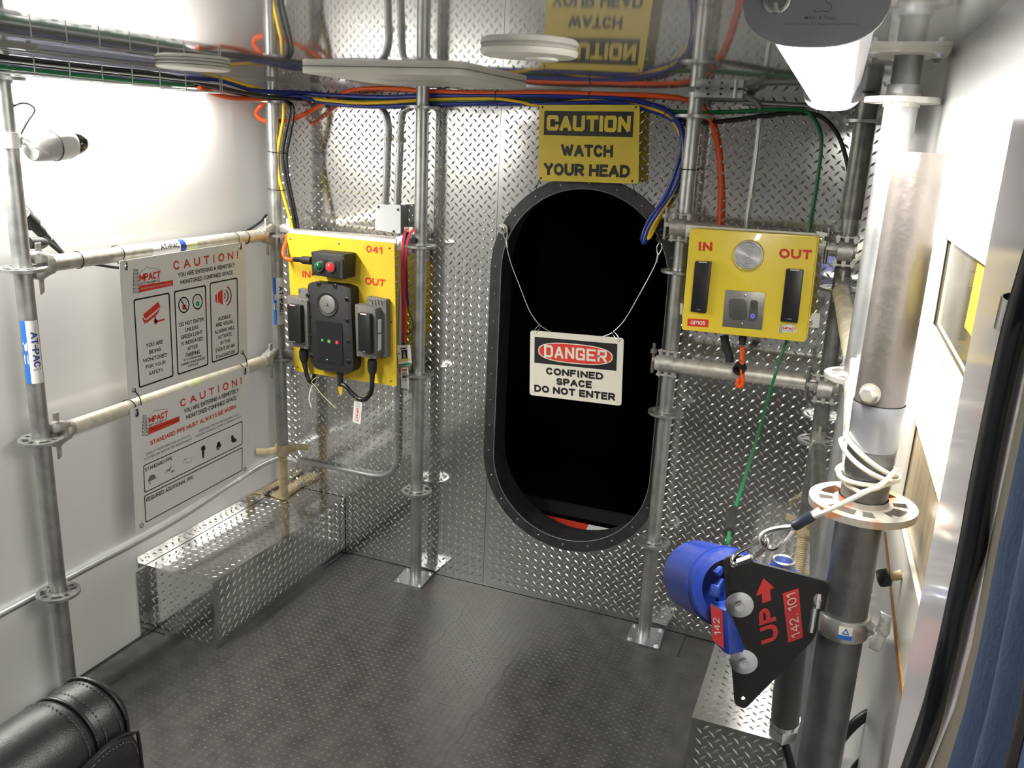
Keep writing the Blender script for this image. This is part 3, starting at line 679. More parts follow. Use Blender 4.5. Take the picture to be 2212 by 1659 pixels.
# junction box at the top of the middle right post
t = thing('junction_box', (1.6, -.2, CZ-.05), 'galvanised junction box on the ceiling above the middle right post', 'junction box')
yb = -.185; a = Y(1503, 172, yb); c = Y(1603, 213, yb)
b = NB(); prism(b, [V((a.x, yb, CZ-.001)), V((c.x, yb, CZ-.001)), V((c.x, yb, c.z)), V((a.x, yb, c.z))], (0, .10, 0), .003, 2); obj('box', b, galv, t)
for u, v, r in ((1543, 191, .017), (1517, 193, .010), (1570, 193, .010)):
    b = NB(); p = Y(u, v, yb); lathe(b, (p.x, yb+.001, p.z), (0, -1, 0), [(0, r), (.0018, r), (.0018, r-.003), (.0008, r-.003)], 24); obj('knockout', b, galv, t)
for u in (1530, 1557):
    p = Y(u, 203, yb); b = NB(); cyl(b, (p.x, yb+.001, p.z), (p.x, yb-.003, p.z), .004, n=10); obj('screw', b, ink, t)
p = Y(1589, 196, yb); b = NB(); cyl(b, (p.x, yb-.004, p.z-.022), (p.x, yb-.004, p.z+.022), .006, n=12); obj('corner_post', b, galv, t)
# ================================================================== CONDUITS
def conduit(name, pts, r, label, straps=(), k=5, mat=None):
    t = thing(name, pts[0], label, 'conduit'); b = NB(); tube(b, pts, r, 14, k); obj('tube', b, mat or M('steel conduit', (.52, .53, .53), .85, .34, var=.06, vs=20), t)
    for p, d in straps:
        b = NB(); lathe(b, p-d*.007, d, [(0, r+.0016), (.014, r+.0016)], 16); s = basis(d)[0]; box(b, p+s*(r+.008), (.012, .004, .012)); obj('strap', b, galvl, t)
    return t
yc = -.013
W = lambda u, v: Y(u, v, yc)
jb = -.062
conduit('conduit_pipe', [W(822, 236), W(831, 250), W(836, 280), W(834, 320), W(832, 380), W(829, 440)], .0078, 'left of two thin conduits dropping to the grey junction box', [(W(836, 300), EZ)])
conduit('conduit_pipe', [W(884, 233), W(868, 242), W(863, 270), W(861, 320), W(858, 380), W(855, 444)], .0078, 'right of two thin conduits dropping to the grey junction box', [(W(862, 300), EZ)])
conduit('conduit_pipe', [W(870, 500), W(866, 600), W(862, 720), W(859, 850), W(858, 950), W(857, 990), W(850, 1012), W(832, 1026), W(805, 1027), W(760, 1018), W(700, 1006), W(645, 996), V((-.03, -.02, Y(620, 993, -.02).z)), V((XL+.02, -.06, X(592, 992, XL).z)), X(570, 1003, XL+.012), X(500, 1046, XL+.012), X(370, 1130, XL+.012), X(200, 1221, XL+.012), X(0, 1328, XL+.012), X(-200, 1435, XL+.012)], .0105,
        'long conduit bending from the back wall round along the left wall', [(W(857, 935), EZ), (X(515, 1037, XL+.012), EY)], 8)
conduit('conduit_pipe', [Y(1602, 203, -.12), Y(1622, 212, -.09), Y(1638, 226, -.05), Y(1641, 246, -.02), W(1638, 290), W(1626, 390), W(1613, 475), W(1610, 520)], .0088, 'thin conduit dropping from the ceiling box behind the yellow box', [(W(1622, 424), EZ)])
conduit('conduit_pipe', [W(1604, 221), W(1700, 227), W(1856, 236)], .010, 'thin level conduit along the top right of the tread plate wall')
t = thing('junction_box', W(840, 500), 'grey junction box with a blank cover above the left yellow board', 'junction box')
b = NB(); prism(b, [Y(u, v, jb+.002) for u, v in ((812, 441), (865, 443), (865, 505), (811, 496))], (0, -jb-.004, 0)); obj('box', b, M('dark galvanised box', (.25, .25, .25), .8, .4), t, False)
b = NB(); prism(b, bcorners([Y(u, v, jb) for u, v in ((812, 441), (866, 443), (866, 505), (811, 496))], .008), (0, -.003, 0)); obj('cover', b, M('pale grey cover', (.58, .60, .61), .2, .4), t)
for u, v in ((818, 447), (860, 453), (851, 500)):
    b = NB(); p = Y(u, v, jb-.003); cyl(b, p, p-EY*.002, .005, n=10); obj('screw', b, ink, t)
# ================================================================== CABLE TRAY
t = thing('cable_tray', (.03, -1.4, 1.92), 'wire mesh cable tray hung under the ceiling along the left wall', 'cable tray')
ya, yb2 = -2.3, -.585; X0, X1 = -.012, .12; zt, zb_ = CZ-.018, 1.914
lw = [(X1, zb_), (X1, zb_+.026), (X1, zt), (X0, zb_), (X0, zb_+.026), (X0, zt), (.03, zb_), (.075, zb_)]
for x, z in lw:
    b = NB(); cyl(b, (x, ya, z), (x, yb2, z), .0022, n=8); obj('long_wire', b, zinc, t)
yq = [X(u, v, X1).y for u, v in ((73, 150), (149, 158), (218, 166), (284, 173), (344, 179), (400, 185))]; st_ = (yq[-1]-yq[0])/5
y = yq[-1]
ys_ = [yb2+.002, yb2-.008]
while y > ya: ys_.append(y); y -= st_
for y in ys_:
    b = NB(); tube(b, [(X1+.003, y, zt), (X1+.003, y, zb_-.002), (X0-.003, y, zb_-.002), (X0-.003, y, zt)], .0022, 8, 1, False); obj('cross_wire', b, zinc, t)
# ================================================================== CABLES
def cable(pts, r, mat, label, cat='cable', n=10, k=6, nm='cable', group=None):
    b = NB(); tube(b, pts, r, n, k); return tag(obj(nm, b, mat), label, cat, group)
xa = .05
tl = lambda y, x, z: V((x, y, z))
def trayrun(x, z): return [tl(-2.25, x, z), tl(-1.6, x, z+.002), tl(-1.1, x, z), tl(-.75, x, z+.001)]
yw = -.045
B1 = lambda u, v, y=yw: Y(u, v, y)
cable(trayrun(.045, 1.945)+[X(470, 172, .055), X(555, 196, .055), B1(640, 200, -.10), B1(720, 206, -.06), B1(829, 210), B1(930, 207), B1(1075, 206), B1(1180, 207), B1(1289, 210), B1(1361, 215), B1(1434, 236), B1(1466, 266), B1(1478, 310), B1(1474, 360), B1(1452, 415), B1(1418, 465), B1(1399, 498), B1(1392, 526), V((1.478, -.01, 1.555)), V((1.47, .08, 1.56))], .0085, blue, 'thick blue cable looping from the tray over to the oval opening')
cable(trayrun(.005, 1.938)+[X(475, 190, .02), X(560, 212, .0), B1(640, 208, -.11), B1(700, 222, -.06), B1(771, 229), B1(829, 230), B1(930, 226), B1(1075, 223), B1(1160, 224), B1(1240, 222, -.055), B1(1330, 222, -.055), B1(1400, 238), B1(1450, 258), B1(1470, 290), B1(1470, 330), B1(1452, 390), B1(1428, 440), B1(1400, 478), B1(1386, 520), V((1.465, -.01, 1.565)), V((1.46, .08, 1.57))], .007, blue, 'lower blue cable in the bundle ending in the oval opening')
cable([X(440, 158, .075), X(490, 170, .07), X(540, 186, .06), B1(612, 206, -.10), B1(690, 215, -.07), B1(771, 222, -.06), B1(829, 221), B1(930, 215), B1(1020, 213), B1(1075, 213), B1(1133, 223), B1(1176, 228), B1(1215, 222), B1(1275, 217), B1(1333, 222), B1(1390, 231), B1(1440, 248), B1(1468, 286), B1(1476, 333), B1(1470, 376), B1(1450, 422), B1(1424, 466), B1(1407, 495), B1(1402, 515), V((1.487, -.02, 1.565)), V((1.48, .08, 1.56))], .0068, yelc, 'yellow cable looping past the caution sign into the oval opening')
cable(trayrun(.09, 1.925)+[X(440, 178, .08), X(520, 200, .05), B1(640, 214, -.085), B1(740, 218, -.055), B1(829, 218, -.04), B1(930, 221, -.04), B1(1075, 219, -.04), B1(1290, 226, -.03), B1(1463, 241, -.03), B1(1572, 241, -.035), B1(1659, 237, -.035), B1(1734, 239, -.035), B1(1757, 256, -.03), B1(1772, 289, -.03), B1(1773, 327, -.03), B1(1766, 385, -.03), B1(1757, 440, -.03), B1(1748, 490, -.05), B1(1735, 560, -.06)], .006, grn, 'green cable running right along the wall and down behind the yellow box')
cable([X(430, 190, .06), X(490, 210, .05), X(560, 214, .03), B1(596, 212, -.11), B1(566, 227, -.17), B1(553, 246, -.17), B1(575, 262, -.15), B1(627, 259, -.09), B1(670, 240, -.06), B1(702, 222, -.05), B1(742, 201, -.05), B1(786, 192), B1(858, 192), B1(945, 198), B1(1075, 201), B1(1180, 200), B1(1289, 203), B1(1434, 208), B1(1500, 222, -.03), B1(1530, 250, -.03), B1(1550, 318, -.03), B1(1556, 405, -.03), B1(1553, 480, -.05), B1(1552, 540, -.06)], .0082, org, 'orange hose looping round the corner post and along the wall top')
cable(trayrun(.02, 1.925)+[X(448, 188, .05), X(550, 210, .03), B1(606, 214, -.13), B1(622, 222, -.14), B1(626, 245, -.14), B1(618, 285, -.14), B1(611, 330, -.14), B1(614, 370, -.14), B1(624, 420, -.14), B1(636, 480, -.14), B1(640, 520, -.145)], .0062, blkc, 'left of two black cables hanging beside the back left post')
cable(trayrun(.07, 1.94)+[X(448, 182, .07), X(550, 207, .05), B1(606, 218, -.12), B1(629, 224, -.13), B1(634, 245, -.13), B1(627, 290, -.13), B1(619, 335, -.13), B1(622, 380, -.13), B1(631, 425, -.13), B1(643, 485, -.13), B1(646, 520, -.14)], .0062, blkc, 'right of two black cables hanging beside the back left post')
cable([B1(612, 222, -.15), B1(612, 255, -.15), B1(607, 285, -.15), B1(600, 330, -.15), B1(602, 376, -.15), B1(615, 432, -.15), B1(630, 485, -.15), B1(636, 520, -.15)], .0062, yelc, 'yellow cable hanging beside the back left post')
for x, z, n_ in ((.02, 1.955, 'black cable lying in the tray nearest the left wall'), (.095, 1.945, 'black cable lying in the tray by its open side')):
    cable(trayrun(x, z)+[X(448, 184, x), X(560, 206, x*.5+.02), B1(680, 216, -.05), B1(829, 214, -.035), B1(1075, 212, -.03), B1(1250, 214, -.03), B1(1380, 232, -.03), B1(1455, 262, -.03), B1(1520, 262+z*0, -.03), B1(1600, 256, -.03)][:6 if x > 0 else 10], .0065, blkc, n_)
cable([B1(1430, 250, -.03), B1(1500, 264, -.03), B1(1572, 260, -.03), B1(1659, 249, -.03), B1(1731, 243, -.03), B1(1775, 253, -.03), B1(1809, 290, -.03), B1(1829, 347, -.03), B1(1837, 405, -.04), B1(1838, 450, -.06), B1(1836, 520, -.06)], .0068, blkc, 'black cable arching down at the top right of the tread plate wall')
cable([B1(1700, 735, -.19), B1(1690, 760, -.2), B1(1668, 830, -.24), V(B1(1640, 930, -.5)), V(B1(1600, 1060, -1.0)), D(1581, 1120, 1.95), D(1572, 1172, 1.7)], .0045, grn, 'green rope hanging from the yellow box to the blue siren')
b = NB(); p, q = D(1585, 1100, 1.98), D(1575, 1150, 1.8); cyl(b, p, q, .009, .011, 14); tag(obj('cable_gland', b, blkm), 'black cable gland on the green rope above the blue siren', 'gland')
for u, v, y, l in ((1075, 211, yw, 'zip tie round the cable bundle right of the ceiling panel'), (1275, 216, yw, 'zip tie round the cable bundle above the caution sign')):
    p = B1(u, v, y); zipring('zip_tie', p, (1, 0, 0), .026, l)
zipring('zip_tie', B1(1440, 243), (1, 0, -.8), .015, 'zip tie round the cables right of the caution sign')
zipring('zip_tie', B1(1734, 241, -.035), (1, 0, 0), .012, 'zip tie where the green cable turns down')
for v, l in ((328, 'upper zip tie round the back left post and cables'), (408, 'lower zip tie round the back left post and cables')):
    p = Y(594, v, -.15); zipring('zip_tie', (p.x+.008, -.1495, p.z), (.1, 0, 1), .034, l)
zipring('zip_tie', (1.5885, -.0949, Y(1490, 366, -.09).z), (0, 0, 1), .032, 'zip tie round the middle right post and yellow cable')
# ================================================================== CAUTION SHEETS ON THE LEFT RAILS
def tower(b, m, x0t, x1t, yt, x0b, x1b, yb_, n, wd=.0016, lv=6):
    P = lambda s, t: m((x0t+(x0b-x0t)*t)*(1-s)+(x1t+(x1b-x1t)*t)*s, yt+(yb_-yt)*t)
    for s in (0, 1): stroke(b, [P(s, 0), P(s, 1)], wd, n)
    for i in range(lv):
        a, c = i/lv, (i+1)/lv
        stroke(b, [P(0, a), P(1, a)], wd*.8, n); stroke(b, [P(0, a), P(1, c)], wd*.6, n); stroke(b, [P(1, a), P(0, c)], wd*.6, n)
    stroke(b, [P(0, 1), P(1, 1)], wd, n)
def grommet(t, p, n):
    b = NB(); a, c, d = basis(n); tube(b, [p+n*.0014+(a*math.cos(q)+c*math.sin(q))*.0068 for q in (2*math.pi*i/20 for i in range(21))], .0021, 8, 1, False); obj('grommet', b, chrome, t)
def sheet(name, m, quad, label, xs, group):
    t = thing(name, m(*quad[3]), label, 'sign', group); b = NB(); P = [m(*p) for p in quad]
    prism(b, bcorners(P, .006), (-.002, 0, 0)); obj('sheet', b, signw, t, False); return t
xs = .031
m0 = Map(0, 440, .28933, lambda u, v: X(u, v, xs)); m1 = Map(0, 440, .28933, lambda u, v: X(u, v, xs+.0006)); m2 = Map(0, 440, .28933, lambda u, v: X(u, v, xs+.0011))
sA = sheet('caution_sheet', m0, [(890, 430), (1830, 283), (1848, 1183), (960, 1457)], 'upper white caution sheet with a red camera and loudspeaker hung on the upper rail', xs, 'caution sheets on the left rails')
R_, K_ = NB(), NB(); Wt = NB(); G_ = NB()
def tx(b, s, p, bold=.015, m=None): text(b, s, (m or m1).q(*p), bold)
for i, (s, p) in enumerate((('CAUTION!', ((1290, 430), (1780, 350), (1780, 408), (1298, 497))),)):
    tx(R_, 'C A U T I O N !', p, .03)
LA = [("YOU ARE ENTERING A REMOTELY", ((1325, 517), (1752, 440), (1755, 470), (1330, 550))), ("MONITORED CONFINED SPACE", ((1345, 572), (1738, 497), (1740, 527), (1350, 603))),
 ("YOU ARE", ((1090, 1045), (1218, 1015), (1218, 1045), (1092, 1075))), ("BEING", ((1112, 1095), (1200, 1072), (1202, 1098), (1115, 1125))), ("MONITORED", ((1068, 1160), (1247, 1112), (1248, 1140), (1072, 1188))), ("FOR YOUR", ((1088, 1208), (1235, 1168), (1237, 1195), (1090, 1235))), ("SAFETY", ((1110, 1255), (1217, 1225), (1219, 1252), (1113, 1282))),
 ("DO NOT ENTER", ((1337, 890), (1520, 848), (1522, 875), (1340, 920))), ("UNLESS", ((1382, 930), (1480, 905), (1480, 933), (1384, 958))), ("GREEN LIGHT", ((1350, 985), (1512, 942), (1514, 970), (1352, 1015))), ("IS INDICATED", ((1352, 1033), (1514, 990), (1516, 1018), (1354, 1062))), ("AFTER", ((1398, 1070), (1475, 1048), (1476, 1075), (1400, 1098))), ("SWIPING", ((1384, 1118), (1492, 1090), (1493, 1120), (1386, 1148))),
 ("OR A CONVENTIONAL", ((1368, 1162), (1508, 1125), (1509, 1140), (1370, 1177))), ("CONFINED SPACE MONITOR", ((1348, 1197), (1530, 1143), (1531, 1160), (1350, 1214))), ("IS IN PLACE", ((1402, 1207), (1480, 1185), (1481, 1201), (1403, 1223))),
 ("AUDIBLE", ((1628, 848), (1723, 825), (1725, 850), (1630, 875))), ("AND VISUAL", ((1610, 893), (1743, 862), (1745, 890), (1612, 923))), ("ALARMS WILL", ((1602, 948), (1753, 908), (1755, 935), (1604, 975))), ("ACTIVATE", ((1628, 985), (1730, 958), (1731, 985), (1630, 1012))), ("IN THE", ((1645, 1028), (1718, 1008), (1719, 1032), (1647, 1053))), ("EVENT OF AN", ((1610, 1083), (1752, 1042), (1753, 1068), (1612, 1112))), ("EVACUATION", ((1614, 1135), (1752, 1090), (1753, 1115), (1616, 1160)))]
for s, p in LA: tx(K_, s, p, .02)
for p in (((1000, 720), (1262, 668), (1292, 1285), (1042, 1372)), ((1303, 658), (1533, 612), (1552, 1200), (1330, 1275)), ((1568, 595), (1770, 555), (1780, 1118), (1585, 1185))):
    stroke(K_, bcorners(m1.q(*p), .008, 3), .0052, EX, True)
def logo(m, p_name, p_sub, p_bar, p_bt, mount, tw, t):
    text(R_, 'MPACT', m.q(*p_name), .05); text(K_, 'SAFETY SOLUTIONS LTD.', m.q(*p_sub), .02); flat(R_, m.q(*p_bar)); text(Wt, 'Sustainable Solutions For Modern Industry', m2.q(*p_bt) if m is m1 else m.q(*p_bt), 0)
    stroke(K_, m.q(*mount), .0012, EX); tower(K_, m, *tw, EX)
logo(m1, ((1040, 525), (1197, 500), (1197, 560), (1042, 582)), ((1040, 590), (1195, 565), (1195, 580), (1042, 606)), ((1040, 612), (1292, 570), (1292, 610), (1042, 663)), ((1052, 628), (1280, 590), (1280, 603), (1054, 645)), ((1042, 520), (1072, 497), (1100, 470), (1130, 488), (1150, 481), (1197, 496)), (1000, 1028, 492, 994, 1040, 662), sA)
obj('red_print', R_, red, sA, False); R_ = NB()
# camera pictogram, loudspeaker, lights
flat(R_, m1.q((1068, 828), (1182, 732), (1198, 768), (1086, 864))); flat(R_, m1.q((1098, 868), (1150, 826), (1196, 782), (1176, 824), (1096, 892), (1074, 868)))
flat(R_, m1.q((1062, 856), (1070, 850), (1090, 893), (1080, 898))); flat(R_, m1.q(*ell((1163, 880), 14, 20, 16))); stroke(R_, m1.q((1158, 846), (1163, 880)), .006, EX); stroke(R_, m1.q((1163, 882), (1226, 864)), .006, EX)
obj('camera_pictogram', R_, red, sA, False); R_ = NB()
flat(R_, m1.q((1607, 682), (1620, 676), (1622, 736), (1610, 738))); flat(R_, m1.q((1626, 666), (1661, 640), (1664, 754), (1629, 736)))
for k, (a, c) in enumerate(((12, 20), (34, 48), (56, 78))): stroke(R_, m1.q(*ell((1670, 688), a, c, 14, -1.05, 1.05)), .0035+.0008*k, EX)
obj('loudspeaker_pictogram', R_, red, sA, False); R_ = NB()
for cx, cyy, rx, ry in ((1373, 756, 38, 56), (1475, 731, 35, 55)): stroke(K_, m1.q(*ell((cx, cyy), rx, ry, 28)), .0042, EX, True)
stroke(K_, m1.q((1348, 715), (1398, 797)), .0042, EX)
flat(R_, m1.q((1362, 758), (1386, 752), (1388, 788), (1364, 793))); flat(G_, m1.q((1463, 732), (1487, 727), (1489, 760), (1465, 765)))
for cx, cyy in ((1374, 748), (1475, 722)):
    for a in (-2.6, -2.1, -1.57, -1.0, -.5): stroke(K_, m1.q((cx+12*math.cos(a), cyy+18*math.sin(a)), (cx+24*math.cos(a), cyy+36*math.sin(a))), .0012, EX)
obj('red_print', R_, red, sA, False); obj('black_print', K_, ink, sA, False); obj('white_print', Wt, white, sA, False); obj('green_print', G_, M('green print', (.02, .3, .08), 0, .5), sA, False)
for p in ((940, 480), (1793, 331), (998, 1391), (1807, 1110)): grommet(sA, m1(*p), EX)
# lower sheet
sB = sheet('caution_sheet', m0, [(972, 1535), (1860, 1209), (1858, 2003), (1015, 2466)], 'lower white caution sheet with protective gear pictures hung on the lower rail', xs, 'caution sheets on the left rails')
R_, K_, Wt, G_ = NB(), NB(), NB(), NB()
m3 = Map(270, 880, .16878, lambda u, v: X(u, v, xs+.0006)); m4 = Map(270, 880, .16878, lambda u, v: X(u, v, xs+.0011))
tx(R_, 'C A U T I O N !', ((1342, 1465), (1805, 1290), (1808, 1345), (1348, 1520)), .03)
obj('red_print', R_, red, sB, False); R_ = NB()
tx(K_, "YOU ARE ENTERING A REMOTELY", ((1372, 1535), (1780, 1375), (1783, 1405), (1375, 1567)), .02); tx(K_, "MONITORED CONFINED SPACE", ((1390, 1580), (1765, 1432), (1767, 1462), (1393, 1612)), .02)
tx(R_, "STANDARD PPE MUST ALWAYS BE WORN", ((320, 432), (1417, -40), (1420, 12), (325, 490)), .03, m3)
for s, p in (("CONSULT YOUR PERMIT AND ISA FOR ANY", ((258, 592), (836, 345), (838, 370), (260, 622))), ("FURTHER JOB SPECIFIC PPE REQUIREMENTS", ((246, 650), (852, 390), (854, 416), (248, 682))), ("ADDITIONAL PPE MAY BE REQUIRED WHEN", ((944, 290), (1455, 75), (1457, 100), (946, 318))), ("ENTERING/WORKING WITHIN A CONFINED SPACE", ((905, 360), (1490, 103), (1492, 128), (907, 388)))): 
    if s.startswith('ADDITIONAL'): obj('grey_print', G_, inkg, sB, False); G_ = NB()
    tx(G_, s, p, 0, m3)
obj('grey_print', G_, inkg, sB, False); G_ = NB()
for p in (((238, 748), (1500, 178), (1500, 470), (255, 1090)), ((250, 1138), (1500, 515), (1500, 805), (268, 1470))): stroke(K_, bcorners(m3.q(*p), .006, 3), .0036, EX, True)
tx(K_, "STANDARD PPE", ((252, 780), (604, 625), (606, 665), (256, 828)), .02, m3); tx(K_, "REQUIRED ADDITIONAL PPE", ((268, 1160), (874, 868), (876, 912), (273, 1215)), .02, m3)
obj('red_print', R_, red, sB, False); R_ = NB()
logo(m3, ((300, 128), (548, 40), (550, 120), (304, 208)), ((300, 222), (540, 138), (541, 158), (302, 248)), ((298, 262), (697, 112), (698, 182), (300, 352)), ((318, 280), (670, 150), (672, 172), (320, 306)), ((310, 115), (345, 78), (382, 30), (420, 45), (450, 25), (545, 20)), (232, 270, 100, 222, 290, 358), sB)
# protective gear pictures: hard hat, ear plugs, glasses, coveralls, gloves, boot
mk = m3
flat(G_, mk.q(*[(348+52*math.cos(a), 935+75*math.sin(a)-((math.cos(a))*18)) for a in (math.pi+math.pi*i/14 for i in range(15))], (408, 915), (402, 905), (296, 960), (296, 972))); flat(K_, mk.q((305, 970), (335, 962), (322, 985)))
obj('hat_picture', G_, inkg, sB, False); G_ = NB()
flat(G_, mk.q((515, 845), (535, 800), (575, 780), (590, 750), (600, 765), (575, 800), (565, 830), (555, 805))); flat(G_, mk.q((590, 838), (600, 800), (615, 812), (635, 800), (638, 815), (610, 832)))
obj('earplug_picture', G_, inkg, sB, False); G_ = NB()
stroke(G_, mk.q((750, 700), (760, 668), (800, 652)), .002, EX); stroke(G_, mk.q((775, 680), (790, 710), (810, 715), (845, 690), (858, 640)), .0016, EX)
obj('glasses_picture', G_, inkg, sB, False); G_ = NB()
flat(K_, mk.q((985, 500), (1010, 485), (1028, 500), (1030, 540), (1015, 550), (1015, 645), (1003, 650), (1001, 585), (997, 652), (985, 655), (985, 555), (975, 545), (976, 515)))
flat(K_, mk.q((1180, 460), (1195, 440), (1218, 437), (1222, 490), (1200, 500), (1175, 510))); flat(G_, mk.q((1165, 500), (1235, 465), (1230, 500), (1200, 545), (1175, 545)))
flat(K_, mk.q((1358, 370), (1385, 348), (1392, 385), (1432, 410), (1428, 432), (1385, 453), (1362, 440)))
obj('red_print', R_, red, sB, False); obj('black_print', K_, ink, sB, False); obj('white_print', Wt, white, sB, False); obj('glove_picture', G_, inkg, sB, False)
for p in ((150, 92), (1532, 790), (210, 1510)): grommet(sB, m3(*p), EX)
grommet(sB, m1(1828, 1262), EX)
# zip ties holding the sheets
def looptie(p, zr, label):
    y = p.y; P = [p+V((.004, 0, 0)), V((xs+.006, y, p.z+.02))]
    for i in range(13): a = -.5+math.pi*1.25*i/12; P.append(V((.0275*math.cos(a), y+.004*math.sin(i*.5), zr+.0275*math.sin(a))))
    P += [V((-.01, y, p.z+.02)), V((xs-.006, y, p.z-.002)), p+V((.004, 0, -.002))]
    b = NB(); tube(b, P, .0017, 6, 3); tag(obj('zip_tie', b, blk), label, 'zip tie')
looptie(m1(940, 480), 1.409, 'black zip tie at the top left grommet of the upper caution sheet'); looptie(m1(1793, 331), 1.409, 'black zip tie at the top right grommet of the upper caution sheet')
looptie(m3(150, 92), .909, 'black zip tie at the top left grommet of the lower caution sheet'); looptie(m1(1828, 1262), .909, 'black zip tie at the top right grommet of the lower caution sheet')
zipring('zip_tie', (0, X(167, 560, 0).y, 1.409), (0, 1, 0), .0255, 'black zip tie round the upper rail left of the caution sheet')
zipring('zip_tie', (-.005, X(530, 508, 0).y, 1.409), (0, 1, 0), .0255, 'black zip tie round the upper rail near the corner post')
for p, zr, l in ((m1(998, 1391), .909, 'black zip tie from the lower left grommet of the upper caution sheet'), (m1(1807, 1110), .909, 'black zip tie from the lower right grommet of the upper caution sheet')):
    b = NB(); tube(b, [p+V((.003, 0, 0)), V((xs+.003, p.y+.02, p.z-.03)), V((.028, p.y+.03, zr+.005)), V((.02, p.y+.032, zr-.02))], .0017, 6, 4); tag(obj('zip_tie', b, blk), l, 'zip tie')
# ================================================================== CAUTION SIGN OVER THE OPENING
ysg = -.075
mc = Map(1000, 0, .28933, lambda u, v: Y(u, v, ysg)); mc1 = Map(1000, 0, .28933, lambda u, v: Y(u, v, ysg-.0006)); mc2 = Map(1000, 0, .28933, lambda u, v: Y(u, v, ysg-.0011))
t = thing('caution_sign', mc(940, 1360), 'yellow caution sign hung above the oval opening', 'sign')
b = NB(); prism(b, bcorners(mc.q((570, 783), (1320, 783), (1310, 1372), (562, 1348)), .012), (0, .002, 0)); obj('sheet', b, yels, t, False)
K_ = NB(); flat(K_, mc1.q((608, 828), (1277, 833), (1267, 1025), (603, 1008))); text(K_, 'WATCH', mc1.q((733, 1075), (1122, 1082), (1118, 1178), (735, 1168)), .065); text(K_, 'YOUR HEAD', mc1.q((605, 1215), (1250, 1232), (1243, 1328), (605, 1308)), .065)
obj('black_print', K_, ink, t, False)
# squared block capitals, drawn as strokes
def block(b, m, word, quad, wd, n):
    G = {'C': [[(1, .22), (1, .1), (.9, 0), (.1, 0), (0, .1), (0, .9), (.1, 1), (.9, 1), (1, .9), (1, .78)]], 'A': [[(0, 1), (.5, 0), (1, 1)], [(.2, .72), (.8, .72)]], 'U': [[(0, 0), (0, .9), (.12, 1), (.88, 1), (1, .9), (1, 0)]], 'T': [[(0, 0), (1, 0)], [(.5, 0), (.5, 1)]], 'I': [[(.5, 0), (.5, 1)]], 'O': [[(.1, 0), (.9, 0), (1, .1), (1, .9), (.9, 1), (.1, 1), (0, .9), (0, .1), (.1, 0)]], 'N': [[(0, 1), (0, 0), (1, 1), (1, 0)]],
         'D': [[(0, 0), (.8, 0), (1, .14), (1, .86), (.8, 1), (0, 1), (0, 0)]], 'G': [[(1, .24), (1, .1), (.9, 0), (.1, 0), (0, .1), (0, .9), (.1, 1), (1, 1), (1, .55), (.6, .55)]], 'E': [[(1, 0), (0, 0), (0, 1), (1, 1)], [(0, .5), (.8, .5)]], 'R': [[(0, 1), (0, 0), (.88, 0), (1, .1), (1, .45), (.88, .55), (0, .55)], [(.55, .55), (1, 1)]]}
    P = m.q(*quad); n_ = len(word); wdt = {'I': .0}; W = (P[1]-P[0]).length; H = (P[3]-P[0]).length; gap = .55; tot = sum(wdt.get(c, 1) for c in word)+gap*(n_-1); x = 0; lay = 0
    for c in word:
        cw = wdt.get(c, 1)
        for s in G[c]:
            pts = [((x+cw*a)/tot*W, d*H) for a, d in s]
            for pts in split_sharp(pts, wd):
                lay = (lay+1) % 4; R = [(b.verts.new(qlerp(P, p.x/W, p.y/H)+n*(.0001*lay)), b.verts.new(qlerp(P, q.x/W, q.y/H)+n*(.0001*lay))) for p, q in ribbon2(pts, wd)]
                for (p, q), (u, v) in zip(R, R[1:]): b.faces.new((p, q, v, u))
        x += cw+gap
b = NB(); block(b, mc2, 'CAUTION', ((640, 874), (1240, 880), (1234, 974), (638, 960)), .0128, -EY); obj('yellow_print', b, yels, t, False)
b = NB(); text(b, 'ACCUFORM', mc1.q((850, 1337), (975, 1341), (975, 1346), (850, 1342)), 0); obj('small_print', b, ink, t, False) if False else b.free()
for u, v in ((595, 800), (1293, 800), (583, 1330), (1264, 1352)):
    b = NB(); p = mc(u, v); cyl(b, p-EY*.0004, p-EY*.0012, .0035, n=12); obj('eyelet', b, ink, t)
for (u, v), (u2, v2), l in (((595, 805), (595, 772), 'black tie at the top left of the caution sign'), ((1293, 810), (1300, 776), 'black tie at the top right of the caution sign'), ((583, 1325), (545, 1415), 'black wire tie at the lower left of the caution sign'), ((1264, 1350), (1295, 1465), 'black wire tie at the lower right of the caution sign')):
    b = NB(); p = mc(u, v); q = Map(1000, 0, .28933, lambda a, c: Y(a, c, -.04 if v < 1000 else -.016))(u2, v2); tube(b, [p-EY*.004, (p+q)/2-EY*.006, q], .0013, 6, 4); tag(obj('wire_tie', b, blk), l, 'tie')
